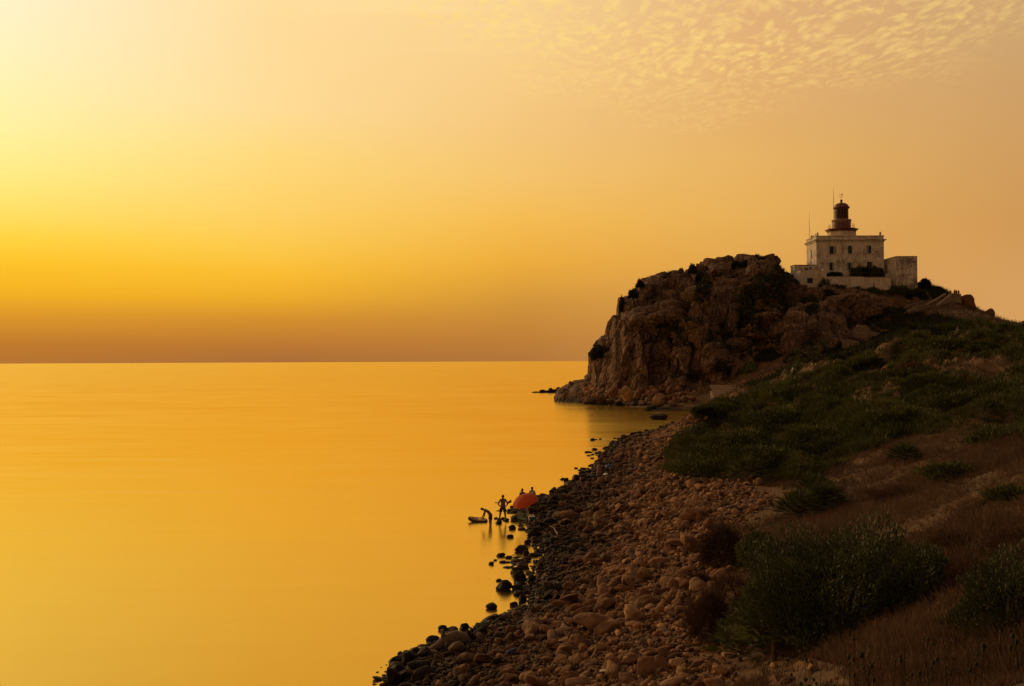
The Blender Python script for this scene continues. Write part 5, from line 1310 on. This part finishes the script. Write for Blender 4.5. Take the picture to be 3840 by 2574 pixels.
# ------------------------------------------------------------------ driftwood and small litter
b = gp(402, 660, 30); u_, v_ = c5(660, 1230)
d_ = FPX * fw + (u_ - CU) * RT - (v_ - CV) * UP; p = CP + d_ * (-CAMH + .35) / d_[2]; px = FPX / p[1]
lg = MB(); w_ = 340 * .11465 / px
lg.tube([(-w_ * .5, 0, -.12), (-w_ * .3, .05, .02), (-.05 * w_, .08, .28), (w_ * .2, .05, .38), (w_ * .42, 0, .32), (w_ * .5, 0, .25)], [.13, .17, .24, .27, .22, .12], 10)
lg.tube([(-w_ * .16, .05, .2), (-w_ * .15, .03, .5), (-w_ * .17, .0, .68)], [.11, .08, .07], 7)
tag(lg.obj('driftwood_log', M['wood'], None, p, smooth=True), 'thick dark driftwood log with an upright stub at the near waterline', 'log')
def stick(pa_, pb_, r, label):
    a = gp(*pa_, 25); b = gp(*pb_, 25); m_ = MB().tube([(0, 0, .12), tuple((b - a) * .5 + np.array([.03, 0, .3])), tuple(b - a + np.array([0, 0, .22]))], [r, r * .8, r * .5], 5)
    tag(m_.obj('driftwood_stick', M['concrete'], None, a), label, 'stick')
stick((591, 663), (606, 641), .022, 'long pale bent stick lying on the stones in the foreground')
stick(c5(1610, 262), (549, 529), .05, 'dark plank-like branch near the water under the beach chair')
stick(c5(1265, 908), c5(1365, 914), .035, 'short dark stick pointing into the water above the near beach')
def bottle(u_, v_, col, label, rz=1.0, s=1.0):
    b = gp(u_, v_, 25); m_ = MB().lathe(0, 0, [(.035 * s, -.13 * s), (.04 * s, -.11 * s), (.04 * s, .06 * s), (.015 * s, .11 * s), (.015 * s, .15 * s)], 10)
    o = m_.obj('bottle', M[col], None, b + np.array([0, 0, .16]), smooth=True); o.rotation_euler = (1.3, .2, rz); tag(o, label, 'bottle')
M['white'] = flat('white_plastic', (.6, .55, .48), .5, var=.1); M['blue'] = flat('blue_plastic', (.03, .07, .14), .5, var=.2); M['yellow'] = flat('yellow_plastic', (.7, .5, .08), .5, var=.1)
bottle(604, 677, 'white', 'white plastic bottle on the stones at the bottom of the beach'); bottle(511, 656, 'blue', 'blue plastic bottle between the stones of the near beach', 2.0, 1.4); bottle(557, 641 - 55, 'white', 'white bottle caught between stones in mid beach', .4)
bottle(557, 647, 'blue', 'dark blue bottle beside the upper stones', .6, 1.4); bottle(707, 555, 'white', 'white bottle at the foot of the dry reddish bush', 0.2, 1.4)

# ------------------------------------------------------------------ people and their things
SK = {'skin': flat('skin', (.10, .055, .036), .6, .3, .1), 'shorts': flat('dark_shorts', (.03, .024, .022), .9), 'red_shorts': flat('brown_shorts', (.06, .035, .025), .9), 'hair': flat('dark_hair', (.02, .013, .01), .7), 'shirt': flat('pale_shirt', (.45, .38, .3), .9), 'towel': flat('dusky_pink_towel', (.18, .10, .09), .95), 'dshirt': flat('dark_shirt', (.04, .03, .028), .9)}
def skinned(name, verts, edges, radii, mat, parent, sub=2):
    me = bpy.data.meshes.new(name); me.from_pydata([tuple(v) for v in verts], edges, []); me.materials.append(mat)
    o = link(name, me, parent); md = o.modifiers.new('skin', 'SKIN'); md.use_smooth_shade = True
    for i, r in enumerate(radii): me.skin_vertices[0].data[i].radius = (r, r) if not isinstance(r, tuple) else r
    me.skin_vertices[0].data[0].use_root = True
    s = o.modifiers.new('sub', 'SUBSURF'); s.levels = sub; s.render_levels = sub
    return o
def person(loc, J, label, clothes=('shorts',), rz=0.0, face=1, group=None, top=None, hairlong=0.0, s=1.0):
    """J: joints in metres, x right, y away; face=+1 looks away from camera"""
    root = empty('person', loc, rz); root.scale = (s, s, s)
    N_ = ['pelvis', 'waist', 'chest', 'neck', 'head', 'crown', 'sL', 'eL', 'wL', 'hL', 'sR', 'eR', 'wR', 'hR', 'tL', 'kL', 'aL', 'fL', 'tR', 'kR', 'aR', 'fR']
    E = [(0, 1), (1, 2), (2, 3), (3, 4), (4, 5), (2, 6), (6, 7), (7, 8), (8, 9), (2, 10), (10, 11), (11, 12), (12, 13), (0, 14), (14, 15), (15, 16), (16, 17), (0, 18), (18, 19), (19, 20), (20, 21)]
    Rr = [(.18, .13), (.16, .12), (.205, .14), .066, (.085, .095), (.07, .08), .08, .056, .038, (.042, .026), .08, .056, .038, (.042, .026), .115, .08, .056, .04, .115, .08, .056, .04]
    vs = [np.array(J[k], float) for k in N_]
    # fingers and thumbs
    for h, w_ in ((9, 8), (13, 12)):
        d = vs[h] - vs[w_]; d /= np.linalg.norm(d) + 1e-9; sd_ = np.cross(d, [0, face, .2]); sd_ /= np.linalg.norm(sd_) + 1e-9
        for q in range(4):
            o_ = (q - 1.5) * .020; L = [.065, .078, .074, .056][q]
            a = vs[h] + sd_ * o_ + d * .03; b = a + d * L * .5; c_ = b + d * L * .4 + np.array([0, face * .012, -.012])
            i = len(vs); vs += [a, b, c_]; E += [(h, i), (i, i + 1), (i + 1, i + 2)]; Rr += [.010, .009, .008]
        a = vs[w_] * .35 + vs[h] * .65 + sd_ * .035; i = len(vs); vs += [a, a + sd_ * .02 + d * .035]; E += [(h, i), (i, i + 1)]; Rr += [.012, .009]
    body = skinned('body', vs, E, Rr, SK['skin'] if top is None else SK['skin'], root)
    hd_ = vs[4]; cr = vs[5]; ax = cr - hd_; ax /= np.linalg.norm(ax) + 1e-9; fy = np.array([0, face, 0.0]); 
    if 'look' in J: fy = np.array(J['look'], float)
    fy = fy - ax * fy.dot(ax); fy /= np.linalg.norm(fy); sx_ = np.cross(fy, ax); c0 = (hd_ + cr) / 2
    # face: nose, ears, brows, eyes, mouth in one small mesh
    fm_ = MB()
    def el_(c_, a, b, d2):
        V, F = ico(1); fm_.add([tuple(c_ + v[0] * sx_ * a + v[1] * fy * b + v[2] * ax * d2) for v in V], F)
    el_(c0 + fy * .105 - ax * .015, .014, .022, .026); el_(c0 + sx_ * .085, .012, .02, .03); el_(c0 - sx_ * .085, .012, .02, .03); el_(c0 + fy * .092 - ax * .06, .028, .01, .008)
    fm_.obj('face', SK['skin'], root, smooth=True)
    em = MB()
    for s_ in (-1, 1):
        V, F = ico(1); em.add([tuple(c0 + sx_ * s_ * .032 + fy * .092 + ax * .012 + v * .011) for v in V], F)
    em.obj('eyes', SK['hair'], root)
    V, F = ico(2); hm = []
    for v in V:
        k = 1.0 if v[2] > -.1 or v[1] < 0 else .8
        hm.append(tuple(c0 + ax * .025 - fy * .018 + v[0] * sx_ * .098 + v[1] * fy * (.100 if v[1] < 0 or v[2] > .35 else .055) + v[2] * ax * (.115 if v[2] > 0 else .075 + hairlong)))
    MB().add(hm, F).obj('hair', SK['hair'], root, smooth=True)
    P0 = vs
    if 'shorts' in clothes or 'red_shorts' in clothes:
        mt = SK['shorts' if 'shorts' in clothes else 'red_shorts']
        k1 = P0[14] + (P0[15] - P0[14]) * .85; k2 = P0[18] + (P0[19] - P0[18]) * .85
        skinned('shorts', [P0[0] + (P0[1] - P0[0]) * .05, P0[0] + (P0[1] - P0[0]) * .45, P0[14], k1, P0[18], k2], [(0, 1), (0, 2), (2, 3), (0, 4), (4, 5)], [(.19, .15), (.17, .135), .14, .125, .14, .125], mt, root)
    if top:
        skinned('shirt', [P0[1] * .6 + P0[0] * .4, P0[1], P0[2], P0[2] * .4 + P0[3] * .6, P0[6], P0[6] + (P0[7] - P0[6]) * .6, P0[10], P0[10] + (P0[11] - P0[10]) * .6], [(0, 1), (1, 2), (2, 3), (2, 4), (4, 5), (2, 6), (6, 7)], [(.165, .125), (.155, .12), (.185, .135), .075, .082, .062, .082, .062], SK[top], root)
    return tag(root, label, 'person', group)
def atpx(u_, v_, z=0.0):
    d = FPX * fw + (u_ - CU) * RT - (v_ - CV) * UP; return CP + d * (z - CAMH) / d[2]
STAND = dict(pelvis=(0, 0, .95), waist=(0, 0, 1.12), chest=(0, 0, 1.34), neck=(0, 0, 1.50), head=(0, .02, 1.59), crown=(0, .02, 1.69), sL=(-.18, 0, 1.42), eL=(-.24, -.03, 1.13), wL=(-.25, .03, .90), hL=(-.25, .05, .82), sR=(.18, 0, 1.42), eR=(.24, -.03, 1.13), wR=(.25, .03, .90), hR=(.25, .05, .82), tL=(-.10, 0, .86), kL=(-.12, .02, .48), aL=(-.13, 0, .09), fL=(-.14, .15, .04), tR=(.10, 0, .86), kR=(.12, .02, .48), aR=(.13, 0, .09), fR=(.14, .15, .04))
def pose(**k): d = dict(STAND); d.update(k); return d
p1 = atpx(*c4(965, 985), .2); p1[2] = .17
person(p1, pose(eL=(-.33, -.06, 1.15), wL=(-.25, .02, .99), hL=(-.17, .06, .98), eR=(.33, -.06, 1.15), wR=(.25, .02, .99), hR=(.17, .06, .98), kL=(-.19, .03, .48), aL=(-.24, 0, .09), fL=(-.27, .15, .04), kR=(.14, .03, .48), aR=(.18, 0, .09), fR=(.20, .15, .04)), 'bare-chested person standing on rocks with hands on hips, back to the camera', ('shorts',))
fn = MB()
for k in (0, 1):
    fn.add([(-.02, k * .05, 0), (.30, k * .05, .12 + k * .1), (.36, k * .05, .05 + k * .1), (.02, k * .05, -.1), (-.02, k * .05 + .03, 0), (.30, k * .05 + .03, .12 + k * .1), (.36, k * .05 + .03, .05 + k * .1), (.02, k * .05 + .03, -.1)], [(0, 1, 2, 3), (7, 6, 5, 4), (0, 4, 5, 1), (1, 5, 6, 2), (2, 6, 7, 3), (3, 7, 4, 0)])
fo = fn.obj('swim_fins', M['dark'], None, p1 + np.array([.26, .02, 1.2])); tag(fo, 'pair of dark swim fins tucked under the right arm of the standing person', 'swim fins')
p2 = atpx(*c4(685, 1115), 0); p2[2] = -.18
person(p2, dict(pelvis=(.02, 0, .98), waist=(-.08, 0, 1.12), chest=(-.27, 0, 1.28), neck=(-.41, 0, 1.30), head=(-.48, 0, 1.32), crown=(-.57, 0, 1.31), look=(-.2, 0, -1), sL=(-.33, .17, 1.26), eL=(-.42, .16, 1.02), wL=(-.50, .08, .84), hL=(-.55, .06, .77), sR=(-.33, -.17, 1.24), eR=(-.38, -.17, .98), wR=(-.42, -.10, .80), hR=(-.45, -.08, .73), tL=(.02, .1, .88), kL=(-.03, .11, .50), aL=(.0, .11, .09), fL=(-.14, .12, .04), tR=(.02, -.1, .88), kR=(.05, -.11, .50), aR=(.04, -.11, .09), fR=(-.10, -.12, .04)), 'person in dark shorts bending over the floating board, feet in the water', ('shorts',))
# floating board
bd = atpx(*c4(415, 990), .1); px = FPX / bd[1]
bo = empty('floating_board', bd, rad(-14)); L = 440 * .0459 / px / 2
def boardmesh(z0, z1, sc, thick=0):
    V = []; n = 28
    for (z, q) in ((z0, .93), ((z0 + z1) / 2, 1.0), (z1, .93)):
        for k in range(n):
            a = 2 * math.pi * k / n; cx_ = math.cos(a); ex = 0.8
            x = math.copysign(abs(cx_) ** ex, cx_) * L * sc * q; y = math.copysign(abs(math.sin(a)) ** .7, math.sin(a)) * .33 * sc * q * (1 - .25 * max(0, -x / L))
            V.append((x, y, z + .14 * max(0, -x / L) ** 2))
    F = []
    for r in range(2):
        for k in range(n): F.append((r * n + k, r * n + (k + 1) % n, (r + 1) * n + (k + 1) % n, (r + 1) * n + k))
    F.append(tuple(range(2 * n, 3 * n))); F.append(tuple(reversed(range(n)))); return MB().add(V, F)
boardmesh(-.1, .07, 1).obj('hull', M['dark'], bo, smooth=False); boardmesh(.072, .10, .9).obj('deck', flat('dusky_red_deck', (.22, .09, .05), .5, var=.5, sc=3), bo)
boardmesh(.103, .112, .42).obj('pad', M['yellow'], bo)
bo.rotation_euler = (rad(14), rad(3), rad(-10)); tag(bo, 'dusky red oval board with yellow patch floating beside the bending person', 'board')
# parasol
ub = gp(527.6, 516.5, 40); ub[2] = max(ub[2], .5); pf = FPX / 72.0
ub = atpx(530.2, 516.8, .75)
um = empty('beach_parasol', ub); 
def wld(cx, cy, Y): return pix(*c4(cx, cy), Y) - ub
axis0 = np.zeros(3); apex = wld(1495, 425, ub[1] + .1); px = FPX / ub[1]
# tilt: axis leans left and slightly towards the viewer
ctr = wld(1450, 590, ub[1] - .05)
ax_ = unit(apex + np.array([-.06, -.38, 0]) - ctr); Rc = .90; Hc = .48
t1 = unit(np.cross(ax_, [0, 1, 0.0])); t2 = np.cross(ax_, t1)
ax_ = unit(np.array([-.30, -.30, .9])); t1 = unit(np.cross([0, 1.0, 0], ax_)); t2 = np.cross(ax_, t1)
V = []; F = []; n = 32; rings = 8
for r in range(rings + 1):
    a = r / rings * 1.25
    for k in range(n):
        t = 2 * math.pi * k / n; sc_ = 1 - .10 * (1 - abs(math.cos(4 * t))) * (r / rings) ** 2
        rr = Rc * math.sin(a) / math.sin(1.25) * sc_; hh = Hc * (math.cos(a) - math.cos(1.25)) / (1 - math.cos(1.25)) - (.05 * (1 - abs(math.cos(4 * t))) * (r / rings) if 0 else 0)
        V.append(ctr + t1 * rr * math.cos(t) + t2 * rr * math.sin(t) + ax_ * hh)
for r in range(rings):
    for k in range(n): F.append((r * n + k, r * n + (k + 1) % n, (r + 1) * n + (k + 1) % n, (r + 1) * n + k))
mu, gu, bu = newmat('orange_canvas'); bu.inputs['Base Color'].default_value = (.46, .075, .022, 1); bu.inputs['Roughness'].default_value = .8
tu = gu.n('ShaderNodeBsdfTranslucent'); tu.inputs[0].default_value = (.7, .11, .025, 1); xu = gu.n('ShaderNodeMixShader'); xu.inputs[0].default_value = .3
gu.nt.links.new(bu.outputs[0], xu.inputs[1]); gu.nt.links.new(tu.outputs[0], xu.inputs[2]); gu.nt.links.new(xu.outputs[0], gu.nt.nodes['Material Output'].inputs['Surface'])
MB().add(V, F).obj('canopy', mu, um)
for k in range(8):
    t = 2 * math.pi * k / 8 + .001; pts = []
    for r in range(6):
        a = r / 5 * 1.25; rr = Rc * math.sin(a) / math.sin(1.25); hh = Hc * (math.cos(a) - math.cos(1.25)) / (1 - math.cos(1.25)) - .012; pts.append(tuple(ctr + t1 * rr * math.cos(t) + t2 * rr * math.sin(t) + ax_ * hh))
    MB().tube(pts, .008, 4).obj('rib', M['metal'], um)
jn = ctr - ax_ * .32
MB().tube([(0, 0, -.25), tuple(jn)], .022, 6).tube([tuple(jn), tuple(ctr + ax_ * (Hc + .06))], .018, 6).obj('pole', M['white'], um)
tag(um, 'tilted orange-red beach parasol standing on the rocks', 'parasol')
p3 = atpx(*c4(1400, 850), .2); p3[1] += 3.0; p3[0] = float(pix(*c4(1395, 500), p3[1])[0]); p3[2] = 0.0
hz3 = float(pix(*c4(1385, 312), p3[1])[2]); p3[2] = hz3 - 1.74
person(p3, pose(head=(-.05, .0, 1.60), crown=(-.06, .0, 1.70), look=(-1, -.1, -.1), neck=(-.01, 0, 1.5)), 'dark-haired person standing behind the parasol, face turned left', ('shorts',), top='dshirt')
p4 = np.array(p3); p4[1] += 1.6; p4[0] = float(pix(*c4(1600, 500), p4[1])[0]); p4[2] = float(pix(*c4(1600, 272), p4[1])[2]) - 1.74
person(p4, pose(), 'person in a pale shirt standing behind the right side of the parasol', ('red_shorts',), top='shirt')
# folding chair facing the sea
cb = atpx(*c4(1370, 1085), .45); ch = empty('beach_chair', cb, rad(35)); fr = MB()
M['chair'] = flat('pale_green_tube', (.10, .15, .11), .4, .4)
for s in (-.25, .25):
    fr.tube([(s, -.28, 0), (s, .22, .42), (s, .34, .95)], .016, 6).tube([(s, .28, 0), (s, -.24, .42)], .016, 6).tube([(s, -.26, .62), (s, .2, .62)], .016, 6).tube([(s, -.24, .42), (s, -.26, .62)], .014, 6)
fr.tube([(-.25, .34, .95), (.25, .34, .95)], .016, 6).tube([(-.25, -.28, 0), (.25, -.28, 0)], .016, 6).tube([(-.25, .28, 0), (.25, .28, 0)], .016, 6)
fr.obj('frame', M['chair'], ch)
for k in range(4): MB().box(-.25, .25, -.22 + k * .115, -.15 + k * .115, .42, .435).obj('seat_slat', M['chair'], ch)
for k in range(4):
    y = .235 + k * .03; z = .52 + k * .12; MB().box(-.25, .25, y, y + .02, z, z + .07).obj('back_slat', M['chair'], ch)
ch.rotation_euler = (rad(-8), rad(-12), rad(150)); tag(ch, 'pale green slatted folding beach chair by the water', 'chair')
cb = atpx(*c4(1590, 975), .75); cbx = empty('cool_box', cb, rad(12))
MB().box(-.19, .19, -.13, .13, 0, .18).obj('body', M['blue'], cbx); MB().box(-.20, .20, -.14, .14, .182, .21).obj('lid', M['white'], cbx); MB().tube([(-.2, 0, .12), (-.21, 0, .27), (.21, 0, .27), (.2, 0, .12)], .01, 5).obj('handle', M['white'], cbx)
tag(cbx, 'blue cool box with white lid on the stones right of the chair', 'cool box')
for k, (dx, m_, lb) in enumerate([(-.1, 'white', 'white cup standing on the left of the cool box lid'), (.09, 'yellow', 'yellowish cup standing on the right of the cool box lid')]):
    tag(MB().lathe(0, 0, [(.04, 0), (.05, .11), (.045, .11)], 10).obj('cup', M[m_], None, cb + np.array([dx, 0, .212])), lb, 'cup')
cbm = atpx(*c4(1440, 1105), .3); mk_ = empty('diving_mask', cbm); MB().lathe(0, 0, [(.09, 0), (.11, .04), (.09, .08), (.03, .09)], 12).obj('frame', M['yellow'], mk_); MB().tube([(-.1, 0, .05), (0, .12, .06), (.1, 0, .05)], .012, 5).obj('strap', M['dark'], mk_)
tag(mk_, 'small yellow diving mask on a wet rock under the chair', 'mask')
# person in a towel and bag beyond the parasol
p5 = gp(599.6, 481, 60); person(p5, pose(eL=(-.22, .05, 1.13), wL=(-.1, .18, 1.2), hL=(-.04, .2, 1.22), eR=(.22, .05, 1.13), wR=(.1, .18, 1.2), hR=(.04, .2, 1.22)), 'person wrapped in a dusky pink towel on the stones beyond the parasol', ('shorts',), s=.95)
tw = MB().lathe(0, 0, [(.30, .45), (.27, .7), (.25, .95), (.23, 1.15), (.25, 1.35), (.20, 1.43)], 18); tw.V = [(x * (1 + .06 * math.sin(9 * math.atan2(y, x))), y * .8, z) for x, y, z in tw.V]
tag(tw.obj('towel', SK['towel'], None, p5, smooth=True), 'dusky pink towel wrapped round the person beyond the parasol', 'towel')
b = gp(609, 470, 60); V, F = ico(3); V = V * np.array([.42, .35, .36]); V[:, 2] = np.where(V[:, 2] < 0, V[:, 2] * .4, V[:, 2]) 
bg_ = empty('beach_bag', b); MB().add([tuple(v) for v in V + np.array([0, 0, .2])], F).obj('body', M['blue'], bg_, smooth=True); MB().tube([(-.2, 0, .5), (-.1, 0, .72), (.1, 0, .72), (.2, 0, .5)], .02, 5).obj('handle', M['dark'], bg_)
tag(bg_, 'bulging blue bag on the rocks beside the towelled person', 'bag')
b = gp(606, 477, 60); V, F = ico(2); V = V * np.array([.2, .2, .14]); V[:, 2] = np.maximum(V[:, 2], 0)
hb = empty('sun_hat', b + np.array([0, 0, .25])); MB().add([tuple(v) for v in V], F).obj('crown', M['white'], hb, smooth=True); MB().lathe(0, 0, [(.18, 0), (.3, -.02), (.3, -.01), (.18, .012)], 16).obj('brim', M['white'], hb)
tag(hb, 'white sun hat on the stones in front of the blue bag', 'hat')
# visitors at the top of the stairs
for k, (u_, vh, lb, c_) in enumerate([(946, 289.5, 'tiny person standing at the wall end above the stairs', 'dshirt'), (950.6, 290, 'tiny person in a light top alone above the stairs', 'shirt'), (954.6, 289.3, 'tiny pale-shirted person left in the close pair at the stair top', 'shirt'), (956.4, 289.8, 'tiny dark person between two others at the stair top', 'dshirt'), (958.6, 289.8, 'tiny person rightmost of the group at the stair top', 'shirt')]):
    p = pix(u_, vh, 284.5); p[2] -= 1.74; person(p, pose(), lb, ('shorts',), top=c_, group='visitors at the top of the stairs')
